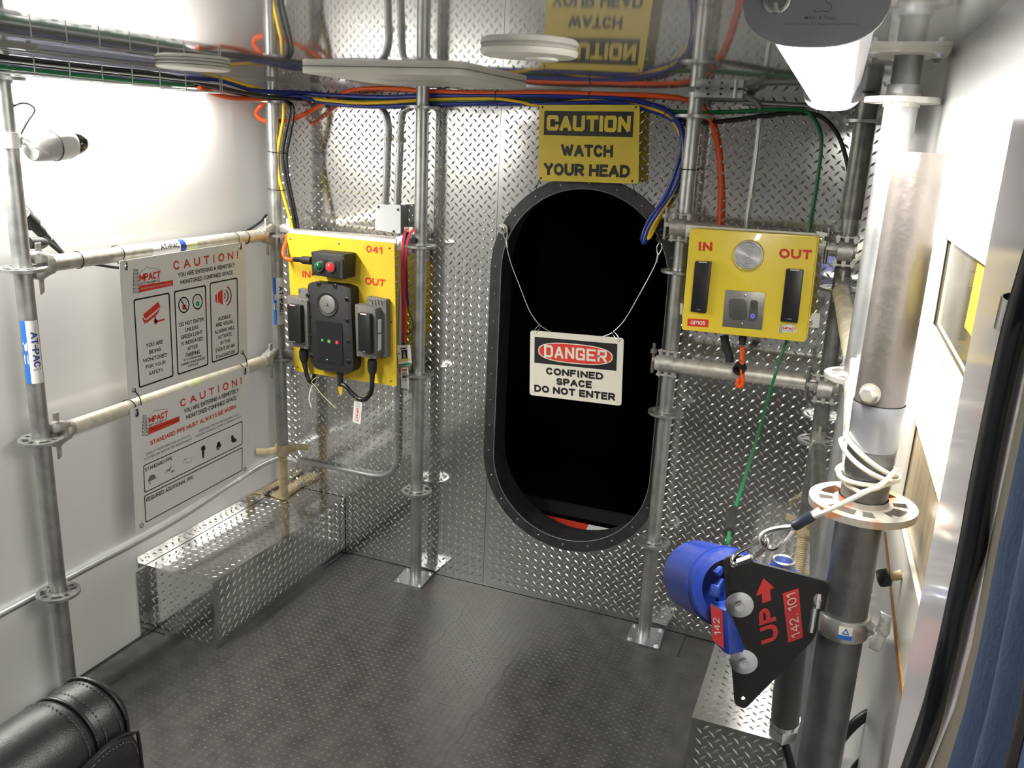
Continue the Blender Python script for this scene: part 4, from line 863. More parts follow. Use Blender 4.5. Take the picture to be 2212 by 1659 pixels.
# ================================================================== DANGER SIGN AND ITS CABLE
yd = -.052
md = Map(1120, 690, .12054, lambda u, v: Y(u, v, yd)); md1 = Map(1120, 690, .12054, lambda u, v: Y(u, v, yd-.0006)); md2 = Map(1120, 690, .12054, lambda u, v: Y(u, v, yd-.0011)); md3 = Map(1120, 690, .12054, lambda u, v: Y(u, v, yd-.0016)); md4 = Map(1120, 690, .12054, lambda u, v: Y(u, v, yd-.002))
t = thing('danger_sign', md(1000, 1450), 'white danger sign hanging on a wire across the oval opening', 'sign')
b = NB(); prism(b, bcorners(md.q((212, 195), (1888, 335), (1842, 1550), (198, 1352)), .012), (0, .002, 0)); obj('sheet', b, cream, t, False)
b = NB(); flat(b, md1.q((290, 310), (1772, 440), (1753, 922), (284, 775)))
for s, p in (('CONFINED', ((490, 855), (1522, 958), (1520, 1085), (492, 985))), ('SPACE', ((675, 1045), (1316, 1103), (1314, 1237), (680, 1172))), ('DO NOT ENTER', ((280, 1165), (1738, 1325), (1732, 1460), (284, 1292)))): text(b, s, md1.q(*p), .065)
obj('black_print', b, ink, t, False)
Q = ((352, 375), (1690, 500), (1690, 860), (352, 735))
def sup(q, m, k=1.0, e=2.6):
    out = []
    for i in range(40):
        a = 2*math.pi*i/40; c, s = math.cos(a), math.sin(a); x = .5+.5*k*math.copysign(abs(c)**(2/e), c); y = .5+.5*(1-(1-k)*3)*math.copysign(abs(s)**(2/e), s); out.append(qlerp(m.q(*q), x, y))
    return out
b = NB(); flat(b, sup(Q, md2)); obj('white_oval', b, cream, t, False)
b = NB(); flat(b, sup(Q, md3, .968)); obj('red_oval', b, M('danger red print', (.62, .05, .03), 0, .45), t, False)
b = NB(); block(b, md4, 'DANGER', ((478, 475), (1565, 575), (1560, 752), (478, 655)), .0086, -EY); obj('white_letters', b, cream, t, False)
for (u, v), (u2, v2) in (((275, 250), (390, 108)), ((1810, 392), (1690, 222))):
    p, q = md1(u, v), md(u2, v2); s = (q-p).cross(EY).normalized()*.005; b = NB(); tube(b, [p, p.lerp(q, .2)+s, p.lerp(q, .8)+s, q-EY*.003, p.lerp(q, .8)-s, p.lerp(q, .2)-s, p], .0017, 8, 4); obj('hook', b, chrome, t)
for u, v in ((258, 1300), (1776, 1485)):
    b = NB(); p = md1(u, v); cyl(b, p, p-EY*.0006, .0015, n=8); obj('hole', b, ink, t)
m4c = Map(1000, 420, .21700, lambda u, v: Y(u, v, -.045))
t = thing('sign_cable', m4c(1100, 1440), 'thin wire cable slung across the oval opening with a thimble at each end', 'cable')
b = NB(); tube(b, [m4c(*p) for p in ((432, 500), (455, 600), (490, 720), (560, 900), (650, 1130), (705, 1225), (765, 1298), (860, 1362), (1000, 1420), (1150, 1445), (1300, 1435), (1400, 1412), (1490, 1372), (1610, 1250), (1750, 1010), (1865, 800), (1922, 680), (1935, 620))], .0021, 8, 5); obj('rope', b, wire, t)
for c, e in (((435, 490), (415, 350)), ((1935, 640), (1962, 500))):
    p, q = m4c(*c), m4c(*e); d = (q-p).normalized(); s = d.cross(EY).normalized()
    b = NB(); lathe(b, p-d*.014, d, [(0, .0045), (.026, .0045)], 14); obj('ferrule', b, zinc, t)
    L = (q-p).length; b = NB(); tube(b, [p+d*.012, p+d*(L*.5)+s*.006, p+d*(L*.85)+s*.0085, p+d*(L*1.12), p+d*(L*.85)-s*.0085, p+d*(L*.5)-s*.006, p+d*.012], .0024, 8, 5); obj('thimble', b, wire, t)
t = thing('anchor_eye', m4c(400, 340), 'pale round anchor bolt on the left rim of the oval flange', 'anchor')
p = Y(1087, 494, -.014); b = NB(); lathe(b, p, (0, -1, 0), [(0, .019), (.006, .019), (.010, .014), (.012, .008)], 24); obj('washer', b, offw, t)
b = NB(); lathe(b, p-EY*.012, (0, -1, 0), [(0, .006), (.022, .006), (.022, .010), (.026, .010)], 12); obj('bolt', b, galvd, t)
m9 = Map(1380, 430, .21700, lambda u, v: Y(u, v, -.12))
t = thing('snap_hook', m9(230, 420), 'steel snap hook joining the sign cable to the middle right post', 'hook')
b = NB(); tube(b, [Y(1427, 525, -.05), Y(1418, 517, -.07), Y(1424, 508, -.09), m9(260, 375), m9(360, 290), m9(440, 240), m9(500, 240)], .0028, 8, 5); obj('hook_body', b, chrome, t)
b = NB(); tube(b, [m9(270, 380), m9(350, 365), m9(400, 320), m9(455, 290), m9(480, 250)], .002, 8, 5); obj('gate', b, chrome, t)
# ================================================================== LEFT YELLOW BOARD
yb = -.190
L0 = lambda y, y0=440: Map(540, y0, .20796, lambda u, v: Y(u, v, y))
mb, mb1 = L0(yb), L0(yb-.0006); mbl = L0(yb, 750)
t = thing('equipment_board', mb(1000, 1800), 'large yellow equipment board numbered 041 on the left rails', 'board')
b = NB(); prism(b, bcorners([mb(382, 303), mb(1500, 412), mbl(1522, 408), mbl(466, 246)], .004, 3), (0, .006, 0)); obj('panel', b, yel, t, False)
for s, p in (('041', ((1205, 430), (1382, 448), (1382, 525), (1205, 505))), ('IN', ((535, 692), (632, 700), (632, 775), (540, 765))), ('OUT', ((1192, 762), (1412, 788), (1398, 862), (1196, 838)))):
    b = NB(); text(b, s, mb1.q(*p), .05); obj('lettering', b, red, t, False)
for mm, u, v in ((mb, 420, 362), (mb, 925, 412), (mb, 1450, 460), (mb, 1467, 1228), (mbl, 493, 205), (mbl, 1463, 350)):
    b = NB(); p = mm(u, v); lathe(b, p, (0, -1, 0), [(0, .0045), (.001, .0045), (.002, .003)], 12); obj('screw', b, M('dull screw', (.22, .20, .14), .8, .45), t)
def qb(pts, y1, bevel=.003, seg=2):
    b = NB(); prism(b, pts, (0, y1-pts[0].y, 0), bevel, seg); return b
# indicator box
yi = -.272; mi = L0(yi); mi1 = L0(yi-.003)
t = thing('indicator_box', mi(800, 780), 'black box with a green and a lit red indicator lamp on the left yellow board', 'indicator')
obj('housing', qb(mi.q((632, 495), (985, 528), (978, 788), (640, 742)), yb-.001, .006), blkm, t)
b = NB(); prism(b, L0(yi-.0005).q((690, 578), (935, 605), (932, 712), (693, 690)), (0, -.002, 0)); obj('lamp_plate', b, blk, t, False)
for (u, v), mt, nm, lit in (((722, 648), M('dark green lens', (.0, .10, .03), 0, .12, coat=.5), 'green_lamp', 0), ((840, 655), M('lit red lens', (.7, .02, .03), 0, .15, emit=(1, .02, .02), es=.5, coat=.5), 'red_lamp', 1)):
    p = mi1(u, v); b = NB(); lathe(b, p+EY*.002, (0, -1, 0), [(0, .0205), (.008, .0205), (.008, .0165)], 28, False); obj('bezel', b, chrome, t)
    b = NB(); lathe(b, p, (0, -1, 0), [(0, .0165), (.008, .0162), (.014, .0125), (.017, .007), (.018, .001)], 24); obj(nm, b, mt, t)
for u, v in ((645, 515), (968, 545), (652, 735), (968, 772)):
    b = NB(); p = mi(u, v); cyl(b, p, p-EY*.0012, .0045, n=10); obj('screw', b, ink, t)
b = NB(); prism(b, L0(yi-.0002).q((940, 575), (968, 578), (966, 775), (938, 770)), (0, -.003, 0)); obj('rib', b, blkm, t, False)
p0, p1, p2 = L0(-.235)(640, 592), L0(-.235)(530, 583), L0(-.235)(455, 578)
t2 = thing('cord_plug', p1, 'black plug and orange cord entering the indicator box from the left', 'cord')
b = NB(); lathe(b, p0, p1-p0, [(0, .0155), ((p1-p0).length*.8, .015), ((p1-p0).length, .011)], 20); obj('plug', b, blkm, t2)
b = NB(); d = (p2-p1); L = d.length; prof = []
for i in range(7): prof += [(L*i/7, .0095), (L*(i+.55)/7, .0095), (L*(i+.6)/7, .0075), (L*(i+.95)/7, .0075)]
lathe(b, p1, d, prof, 16); obj('strain_relief', b, blkm, t2)
b = NB(); mo = L0(-.23); tube(b, [p2, mo(420, 583), mo(368, 565), mo(345, 520), L0(-.21)(352, 460), L0(-.19)(375, 400), L0(-.165)(382, 330)], .0075, 12, 6); obj('cord', b, org, t2)
# intercom
ym = -.248; mm = L0(ym); mml = L0(ym, 750); mm1 = L0(ym-.001); mm1l = L0(ym-.001, 750)
t = thing('gas_monitor', mm(820, 1750), 'large black wall unit with a round steel speaker on the left yellow board', 'monitor')
out = [mm(598, 850), mm(625, 815), mm(960, 850), mm(1035, 880), mm(1045, 900), mml(1075, 215), mml(1050, 262), mml(1000, 278), mml(690, 228), mml(640, 175)]
obj('housing', qb(bcorners(out, .012), yb-.001, .007), blkm, t)
for (u, v), f in (((712, 832), mm), ((885, 856), mm), ((603, 952), mm), ((596, 1035), mm), ((617, 1162), mm), ((625, 1372), mm), ((1005, 995), mm), ((1012, 1215), mm), ((1020, 1430), mm), ((642, 92), mml), ((1025, 150), mml)):
    p = f(u, v); b = NB(); lathe(b, p+EY*.003, (0, -1, 0), [(0, .009), (.005, .009), (.006, .0075), (.006, .004), (.003, .004)], 16); obj('screw_boss', b, blk, t)
c = mm(805, 1045); b = NB(); lathe(b, c+EY*.002, (0, -1, 0), [(0, .0475), (.004, .0475), (.005, .0455), (.0015, .036)], 48, False); obj('speaker_ring', b, blkm, t)
b = NB(); lathe(b, c+EY*.001, (0, -1, 0), [(0, .0345), (.003, .0345), (.0036, .0325)], 40); obj('speaker_cone', b, M('brushed grey steel', (.42, .42, .40), .8, .38), t)
b = NB(); p = c-EY*.0046
prism(b, [p+V((x*.0042, 0, z*.0042)) for x, z in ((-1, -1), (1, -1), (1, 1), (-1, 1))], (0, -.0006, 0)); obj('emblem', b, ink, t, False)
b = NB(); stroke(b, [p+V((x*.0024, -.0008, z*.0024)) for x, z in ((0, -1), (1, 0), (0, 1), (-1, 0))], .0011, -EY, True); obj('emblem_mark', b, white, t, False)
face = [mm1(690, 1210), mm1(952, 1242), mm1l(965, 178), mm1l(703, 135)]
b = NB(); prism(b, bcorners(face, .006), (0, -.0025, 0)); obj('face_panel', b, blk, t, False)
b = NB(); stroke(b, bcorners([p-EY*.0028 for p in face], .006, 3), .0022, -EY, True); obj('panel_edge', b, blkm, t, False)
for (u, v), r, mt, nm in (((752, 1418), .0046, M('green button', (.02, .22, .06), 0, .3, emit=(.05, .5, .12), es=.25), 'green_button'), ((823, 1430), .0072, M('dark green button', (.02, .12, .04), 0, .3, emit=(.1, .5, .1), es=.12), 'centre_button'), ((904, 1441), .0056, M('red button', (.45, .02, .03), 0, .3, emit=(1, .05, .08), es=.5), 'red_button')):
    p = L0(ym-.0036)(u, v); b = NB(); lathe(b, p, (0, -1, 0), [(0, r), (.0015, r), (.002, r*.8)], 22); o = obj(nm, b, mt, t)
    b = NB(); tube(b, [p-EY*.0012+V((math.cos(a)*r*1.1, 0, math.sin(a)*r*1.1)) for a in (2*math.pi*i/22 for i in range(23))], .0006, 6, 1, False); obj('button_ring', b, mt, o)
p = L0(ym-.006)(823, 1430); b = NB()
prism(b, [p+V((x, 0, z)) for x, z in ((-.0055, -.001), (-.0015, .0045), (-.0015, -.0035))], (0, -.0004, 0)); prism(b, [p+V((x, 0, z)) for x, z in ((-.0005, -.0035), (.003, -.0035), (.001, .002))], (0, -.0004, 0)); obj('arrow_mark', b, M('yellow green print', (.6, .65, .05), 0, .4, emit=(.6, .7, .05), es=.3), t, False)
for u, mt in ((800, M('green led', (.1, .9, .2), 0, .3, emit=(.2, 1, .3), es=2.5)), (836, inkg), (872, inkg)):
    b = NB(); p = L0(ym-.004, 750)(u, 128+(u-800)*.13); box(b, p, (.0042, .0006, .0018)); obj('status_light', b, mt, t, False)
p = mml(935, 262); t2 = thing('cable_gland', p, 'black cable gland under the black wall unit', 'gland')
b = NB(); mg = L0(-.225, 750); cyl(b, mg(937, 265), mg(940, 400), .0125, .011, 18); obj('gland_body', b, blkm, t2)
# card readers on grey boxes
def reader(mf, q, yback, t, logo_q, led_q):
    b = NB(); P = mf.q(*q); prism(b, bcorners(P, .004, 3), (0, yback-P[0].y, 0), .003, 2); obj('reader', b, blk, t)
    o = -EY*.0006
    b = NB(); prism(b, [p+o*.2 for p in mf.q(*led_q)], (0, -.0012, 0)); obj('status_light', b, M('lit reader light', (.8, .4, .4), 0, .3, emit=(1, .55, .5), es=.55) if logo_q[0] else M('pale reader light', (.6, .6, .6), 0, .3), t, False)
    b = NB(); text(b, 'HID', [p+o for p in mf.q(*logo_q[1])], .04); obj('lettering', b, M('pale blue print', (.35, .45, .75), 0, .4), t, False)
yg, yr_ = -.262, -.284
mg0, mr0, mg0l = L0(yg), L0(yr_), L0(yg, 750)
tL = thing('card_reader', mg0(480, 1490), 'black card reader on a grey box under the word IN', 'card reader', 'card readers')
obj('grey_box', qb(bcorners(mg0.q((370, 958), (592, 1008), (602, 1515), (400, 1472)), .005), yb-.028, .004), grey, tL)
obj('mount_flange', qb(bcorners([L0(yb-.03)(*p) for p in ((500, 880), (640, 905), (640, 1600), (520, 1580))], .004), yb-.001, .002), grey, tL)
reader(mr0, ((386, 1043), (520, 1060), (534, 1452), (402, 1420)), yg+.001, tL, (1, ((438, 1424), (470, 1431), (470, 1440), (438, 1433))), ((412, 1046), (470, 1055), (470, 1064), (412, 1055)))
for u, v in ((380, 985), (545, 1005), (410, 1472), (573, 1495)):
    b = NB(); p = mg0(u, v); lathe(b, p, (0, -1, 0), [(0, .0035), (.0015, .0035)], 10); obj('screw', b, zinc, tL)
b = NB(); p = L0(yb-.032)(515, 902); lathe(b, p, (0, -1, 0), [(0, .004), (.002, .003)], 10); obj('screw', b, zinc, tL)
tR = thing('card_reader', mg0(1200, 1590), 'black card reader on a grey box under the word OUT, on the left board', 'card reader', 'card readers')
obj('grey_box', qb(bcorners(mg0.q((1088, 1043), (1302, 1097), (1312, 1618), (1107, 1582)), .005), yb-.028, .004), grey, tR)
obj('mount_flange', qb(bcorners([L0(yb-.03)(*p) for p in ((1210, 965), (1412, 1000), (1425, 1600), (1230, 1600))], .004), yb-.001, .002), grey, tR)
for k in range(4):
    b = NB(); q = L0(yb-.034); prism(b, q.q((1255+k*32, 1000), (1262+k*32, 1000), (1272+k*32, 1050), (1264+k*32, 1050)), (0, .004, 0)); obj('rib', b, grey, tR, False)
reader(mr0, ((1118, 1133), (1242, 1152), (1253, 1562), (1125, 1530)), yg+.001, tR, (1, ((1168, 1525), (1200, 1532), (1200, 1543), (1168, 1536))), ((1146, 1136), (1207, 1146), (1207, 1157), (1146, 1147)))
for u, v, q in ((1108, 1073, mg0), (1285, 1095, mg0), (1122, 1575, mg0), (1298, 1600, mg0), (1238, 992, L0(yb-.031)), (1385, 1010, L0(yb-.031)), (1400, 1573, L0(yb-.031))):
    b = NB(); p = q(u, v); lathe(b, p, (0, -1, 0), [(0, .0036), (.0018, .0036)], 10); obj('screw', b, zinc, tR)
xs2 = mg0(1310, 1350).x+.0016
for (za, zb2) in ((1205, 1345), (1360, 1530)):
    za_, zc_ = L0(-.24)(1380, za).z, L0(-.24)(1380, zb2).z; b = NB(); prism(b, [V((xs2-.001, -.250, za_)), V((xs2-.001, -.226, za_)), V((xs2-.001, -.226, zc_)), V((xs2-.001, -.250, zc_))], (.0015, 0, 0)); obj('white_label', b, signw, tR, False)
# reader cables
def plugcable(t0, pts_g, pts_c, label, r=.0085):
    t = thing('reader_cable', pts_c[-1], label, 'cable'); p, q, s = pts_g
    b = NB(); d = q-p; L = d.length; lathe(b, p, d, [(0, .0165), (L*.12, .0165), (L*.13, .0185), (L*.7, .018), (L, .013)], 20); obj('plug', b, blkm, t)
    b = NB(); d = s-q; L = d.length; prof = []
    for i in range(5): prof += [(L*i/5, .0115-.0004*i), (L*(i+.6)/5, .0115-.0004*i), (L*(i+.65)/5, .0092), (L*(i+.95)/5, .0092)]
    lathe(b, q, d, prof, 16); obj('strain_relief', b, blkm, t)
    b = NB(); tube(b, [s]+pts_c, r, 12, 6); obj('lead', b, blkc, t)
c3 = L0(-.225, 750)
plugcable(t, (c3(558, 25), c3(562, 150), c3(578, 225)), [c3(592, 300), c3(618, 350), L0(-.20, 750)(652, 366), L0(-.17, 750)(664, 330), L0(-.17, 750)(668, 280)], 'black plug and lead under the left card reader')
plugcable(t, (c3(1270, 130), c3(1270, 275), c3(1268, 355)), [c3(1266, 420), c3(1248, 485), c3(1210, 530), c3(1160, 545), c3(1105, 520), c3(1050, 470), c3(1000, 410), c3(948, 385)], 'black looped lead from the right card reader to the black wall unit', .0092)
b = NB(); tube(b, [c3(690, 310), c3(640, 360), c3(668, 395), c3(720, 460), c3(800, 545), c3(890, 635)], .0014, 6, 5); tag(obj('cable_tie', b, M('pale yellow tie', (.62, .58, .2), 0, .5)), 'pale yellow cable tie with a long loose tail under the yellow board', 'zip tie')
b = NB(); ct = L0(-.22, 750); P = [ct(*p) for p in ((640, 395), (612, 470), (608, 550), (630, 625))]
for i in range(3): a, c = P[i], P[i+1]; prism(b, [a, c, c+V((.006, 0, 0)), a+V((.006, 0, 0))], (0, .001, 0))
tag(obj('ribbon_tail', b, M('pale ribbon', (.62, .58, .52), 0, .5)), 'pale ribbon tail hanging under the left card reader lead', 'ribbon')
b = NB(); prism(b, bcorners([L0(-.205, 750)(*p) for p in ((905, 335), (965, 345), (958, 480), (940, 505), (922, 470))], .004), (0, .002, 0)); tag(obj('yellow_strap', b, yel), 'yellow strap end hanging behind the black wall unit cable', 'strap')
t = thing('hang_tag', c3(1110, 800), 'white logo tag hanging from the looped black lead', 'tag')
tq = [L0(-.228, 750)(*p) for p in ((1082, 556), (1165, 575), (1147, 803), (1065, 775))]; b = NB(); prism(b, bcorners(tq, .005), (0, .001, 0)); obj('card', b, signw, t, False)
tq1 = [p-EY*.0005 for p in tq]; rq = lambda a0, a1, b0, b1: [qlerp(tq1, a1, b0), qlerp(tq1, a1, b1), qlerp(tq1, a0, b1), qlerp(tq1, a0, b0)]
b = NB(); text(b, 'MPACT', rq(.38, .66, .30, .92), .05); obj('red_print', b, red, t, False)
b = NB(); text(b, 'SAFETY SOLUTIONS LTD.', rq(.27, .34, .30, .92), .01); stroke(b, [qlerp(tq1, x, y) for x, y in ((.68, .32), (.78, .40), (.90, .48), (.80, .58), (.84, .66), (.70, .88))], .0007, -EY)
for x in (.3, .72): stroke(b, [qlerp(tq1, .2+.0*x, .08 if x < .5 else .24), qlerp(tq1, .8, .10 if x < .5 else .22)], .0008, -EY)
for k in range(5): stroke(b, [qlerp(tq1, .2+.12*k, .08), qlerp(tq1, .32+.12*k, .23)], .0005, -EY)
obj('black_print', b, ink, t, False)
b = NB(); p = c3(1108, 522); tube(b, [p-EY*.011, p+V((0, -.012, -.012)), qlerp(tq1, .5, .03)], .001, 6, 4); obj('tie', b, M('yellow tie', (.6, .5, .05), 0, .5), t)
# ================================================================== LANYARDS AND BADGES
yl = -.125
ml = Map(820, 480, .22913, lambda u, v: Y(u, v, yl)); mlb = Map(820, 480, .22913, lambda u, v: Y(u, v, yl+.012)); mlf = Map(820, 480, .22913, lambda u, v: Y(u, v, yl-.004))
def ribbon(t, nm, pts, wd, mat, m):
    b = NB(); P = catmull([m(*p) for p in pts], 5); vs = []
    for i, p in enumerate(P):
        d = (P[min(i+1, len(P)-1)]-P[max(i-1, 0)]).normalized(); s = d.cross(EY).normalized()*wd/2
        vs.append([b.verts.new(p-s), b.verts.new(p+s), b.verts.new(p+s+EY*.0012), b.verts.new(p-s+EY*.0012)])
    for A, B in zip(vs, vs[1:]):
        for k in range(4): b.faces.new((A[k], A[(k+1) % 4], B[(k+1) % 4], B[k]))
    return obj(nm, b, mat, t, False)
rl = M('red woven ribbon', (.50, .02, .025), 0, .7)
t = thing('lanyard', ml(225, 1150), 'red lanyard looped over the post clip and holding the badges', 'lanyard')
ribbon(t, 'strap', ((258, 60), (228, 130), (215, 300), (212, 600), (218, 900), (224, 1130)), .0095, rl, ml); ribbon(t, 'strap', ((330, 65), (285, 110), (255, 210), (240, 450), (236, 800), (229, 1130)), .0095, rl, mlf)
b = NB(); p = ml(228, 1135); lathe(b, p, (0, 0, -1), [(0, .006), (.012, .005), (.014, .003), (.02, .003)], 12); obj('clip', b, blk, t)
t = thing('lanyard', ml(265, 1040), 'blue lanyard hanging behind the red lanyard beside the post', 'lanyard')
ribbon(t, 'strap', ((262, 90), (240, 190), (226, 330), (222, 430)), .010, M('blue woven ribbon', (.02, .04, .20), 0, .7), mlb); ribbon(t, 'strap', ((262, 90), (250, 280), (252, 480), (258, 650), (266, 800)), .010, M('blue woven ribbon', (.02, .04, .20), 0, .7), mlb)
b = NB(); tube(b, [mlb(*p) for p in ((266, 800), (285, 870), (318, 950), (318, 1000), (290, 1040), (250, 1052))], .0018, 8, 6); obj('cord', b, blkc, t)
t = thing('post_clip', ml(300, 140), 'pale clip holding the lanyards beside the left centre post', 'clip')
b = NB(); box(b, ml(288, 72)+EY*.01, (.019, .012, .018)); bmesh.ops.bevel(b, geom=b.edges[:], offset=.002, segments=2, affect='EDGES'); obj('clip_body', b, offw, t)
b = NB(); box(b, ml(308, 175)+EY*.012, (.018, .012, .020)); bmesh.ops.bevel(b, geom=b.edges[:], offset=.002, segments=2, affect='EDGES'); obj('clip_base', b, blkm, t)
def badge(q, label, band_, dy, k):
    f = Map(820, 480, .22913, lambda u, v: Y(u, v, yl+dy)); P = f.q(*q); t = thing('id_badge', P[3], label, 'badge', 'badges on the lanyard')
    b = NB(); prism(b, bcorners(P, .004, 3), (0, .001, 0)); obj('card', b, signw, t, False); P1 = [p-EY*.0005 for p in P]; P2 = [p-EY*.001 for p in P]; r = lambda Q, a0, a1, b0, b1: [qlerp(Q, a0, b0), qlerp(Q, a1, b0), qlerp(Q, a1, b1), qlerp(Q, a0, b1)]
    return t, P1, P2, r
t, P1, P2, r = badge(((162, 1160), (288, 1155), (303, 1345), (178, 1360)), 'upper white badge with a dark photo and a green foot stripe', 0, -.006, 0)
b = NB(); flat(b, r(P1, .02, .98, .89, .985)); obj('green_stripe', b, M('green badge stripe', (.02, .26, .10), 0, .4), t, False)
b = NB(); flat(b, r(P1, .05, .95, .66, .78)); obj('yellow_stripe', b, M('pale yellow badge stripe', (.66, .60, .2), 0, .4), t, False)
b = NB(); flat(b, r(P1, .30, .74, .24, .66)); obj('photo', b, M('dark photo print', (.02, .03, .07), 0, .35), t, False)
b = NB(); flat(b, [qlerp(P2, x, y) for x, y in ((.44, .66), (.42, .50), (.48, .42), (.46, .32), (.54, .30), (.58, .40), (.62, .52), (.60, .66))]); obj('figure_print', b, M('warm photo print', (.5, .25, .12), 0, .4), t, False)
b = NB(); flat(b, r(P1, .25, .70, .14, .20)); flat(b, r(P1, .06, .16, .36, .42)); obj('dark_print', b, ink, t, False)
t, P1, P2, r = badge(((200, 1372), (270, 1368), (275, 1575), (203, 1562)), 'lower narrow white badge with a small portrait', 0, -.009, 1)
b = NB(); flat(b, r(P1, .10, .80, .07, .15)); obj('red_print', b, red, t, False)
b = NB(); flat(b, r(P1, .12, .78, .20, .50)); obj('photo', b, M('pale photo print', (.42, .42, .42), 0, .4), t, False)
b = NB(); flat(b, [qlerp(P2, x, y) for x, y in ((.20, .50), (.24, .42), (.38, .38), (.52, .38), (.66, .42), (.70, .50))]); obj('dark_print', b, M('portrait coat print', (.03, .03, .035), 0, .4), t, False)
b = NB(); flat(b, [qlerp(P2, .45+.09*math.cos(a), .315+.06*math.sin(a)) for a in (2*math.pi*i/14 for i in range(14))]); obj('face_print', b, M('portrait skin print', (.45, .27, .18), 0, .4), t, False)
b = NB()
for y in (.54, .58, .62): flat(b, r(P1, .14, .80, y, y+.018))
obj('grey_print', b, inkg, t, False)
# ================================================================== RIGHT YELLOW BOX
ye = -.275
N0 = lambda y: Map(1380, 430, .21700, lambda u, v: Y(u, v, y))
me_, me1 = N0(ye), N0(ye-.0007)
t = thing('control_box', me_(1000, 1350), 'yellow control box with a round beacon and intercom on the right pipes', 'control box')
Q = me_.q((510, 290), (1782, 372), (1658, 1425), (424, 1300))
obj('lid', qb(bcorners(Q, .008), ye+.022, .004), M('yellow enclosure paint', (.80, .62, .055), 0, .32, coat=.2), t)
cq = sum(Q, V())/4; b = NB(); P = [cq+(p-cq)*.985+V((.006, .024, 0)) for p in Q]; prism(b, bcorners(P, .008), (0, .070, 0)); obj('body', b, MATS['yellow enclosure paint'], t, False)
for s, p in (('IN', ((590, 422), (735, 428), (730, 522), (588, 516))), ('OUT', ((1395, 490), (1728, 508), (1718, 604), (1395, 588)))):
    b = NB(); text(b, s, me1.q(*p), .06); obj('lettering', b, red, t, False)
b = NB(); prism(b, me_.q((486, 1187), (695, 1201), (690, 1277), (482, 1262)), (0, -.0006, 0)); o = obj('label_plate', b, redd if False else red, t, False)
b = NB(); text(b, 'GP105', N0(ye-.0013).q((516, 1208), (662, 1218), (660, 1256), (516, 1246)), .02); obj('lettering', b, white, t, False)
c = me_(1092, 558); rb = (me_(1235, 570)-me_(945, 548)).length/2
b = NB(); lathe(b, c, (0, -1, 0), [(0, rb*1.08), (.012, rb*1.08), (.022, rb), (.026, rb*.985)], 48, False); obj('beacon_rim', b, clearp, t)
b = NB(); prof = [(0, rb*.96)]
for i in range(11): q = 1-i/11; prof += [(.010+.0015*(1-q*q)+.0012, rb*.94*q), (.010+.0015*(1-q*q), rb*.94*(q-.04))]
lathe(b, c, (0, -1, 0), prof, 48); obj('beacon_lens', b, M('ribbed beacon lens', (.72, .73, .76), .55, .22), t)
mrr = N0(ye-.018)
tz = []
for q, lq, eq, lab in ((((560, 618), (720, 627), (668, 1136), (514, 1121)), ((568, 1094), (617, 1098), (616, 1108), (567, 1104)), ((596, 620), (681, 626), (680, 637), (595, 632)), 'black card reader under the word IN on the yellow box'), (((1468, 695), (1641, 707), (1580, 1233), (1408, 1217)), ((1474, 1186), (1522, 1190), (1521, 1202), (1473, 1198)), ((1510, 698), (1600, 704), (1599, 716), (1509, 711)), 'black card reader under the word OUT on the yellow box')):
    t2 = thing('card_reader', mrr(*q[3]), lab, 'card reader', 'card readers'); reader(mrr, q, ye-.0005, t2, (0, lq), eq)
    b = NB(); stroke(b, [qlerp([p-EY*.0005 for p in mrr.q(*q)], x, .895) for x in (.0, 1)], .0012, -EY); obj('seam', b, ink, t2, False)
t2 = thing('intercom_plate', me_(1030, 1290), 'square steel intercom plate with a slotted speaker on the yellow box', 'intercom')
steel = M('dark brushed steel', (.26, .255, .24), .75, .42, var=.12, vs=30, stretch=(1, 1, 8))
obj('plate', qb(me_.q((862, 903), (1260, 930), (1226, 1300), (832, 1266)), ye-.004, .001) if False else qb([p-EY*.004 for p in me_.q((862, 903), (1260, 930), (1226, 1300), (832, 1266))], ye-.0002, .001), steel, t2)
mi2 = N0(ye-.0046); b = NB()
for k in range(-8, 9):                                # diagonal slots clipped to a rounded square
    cs = []
    for s in range(41):
        a = -.75+1.5*s/40; x, y = a, a+k*.155
        if abs(x)**4+abs(y)**4 < .62: cs.append((985+x*118, 1098+y*122))
    if len(cs) > 2: stroke(b, [mi2(*cs[0]), mi2(*cs[-1])], .0019, -EY)
obj('speaker_slots', b, ink, t2, False)
b = NB(); prism(b, mi2.q((1122, 1004), (1172, 1008), (1190, 1035), (1180, 1190), (1150, 1222), (1088, 1216), (1112, 1020)), (0, -.0012, 0)); obj('button_panel', b, M('darker steel', (.10, .10, .095), .5, .45), t2, False)
b = NB(); mi3 = N0(ye-.0064)
for k in range(5): stroke(b, mi3.q((1115+k*2, 1045+k*14), (1172-k*3, 1030+k*14)), .0012, -EY)
obj('grille', b, ink, t2, False)
p = N0(ye-.0064)(1133, 1166); b = NB(); tube(b, [p+V((math.cos(a)*.0055, 0, math.sin(a)*.0055)) for a in (2*math.pi*i/24 for i in range(25))], .0011, 8, 1, False); obj('lit_ring', b, M('blue lit ring', (.05, .05, .8), 0, .3, emit=(.08, .08, 1), es=1.6), t2)
b = NB(); lathe(b, p, (0, -1, 0), [(-.001, .0048), (.0015, .0045)], 20); obj('call_button', b, steel, t2)
for u, v in ((1057, 960), (1024, 1245)):
    b = NB(); p = N0(ye-.004)(u, v); lathe(b, p, (0, -1, 0), [(0, .0038), (.0012, .0036), (.0018, .002)], 12); obj('screw', b, chrome, t2)
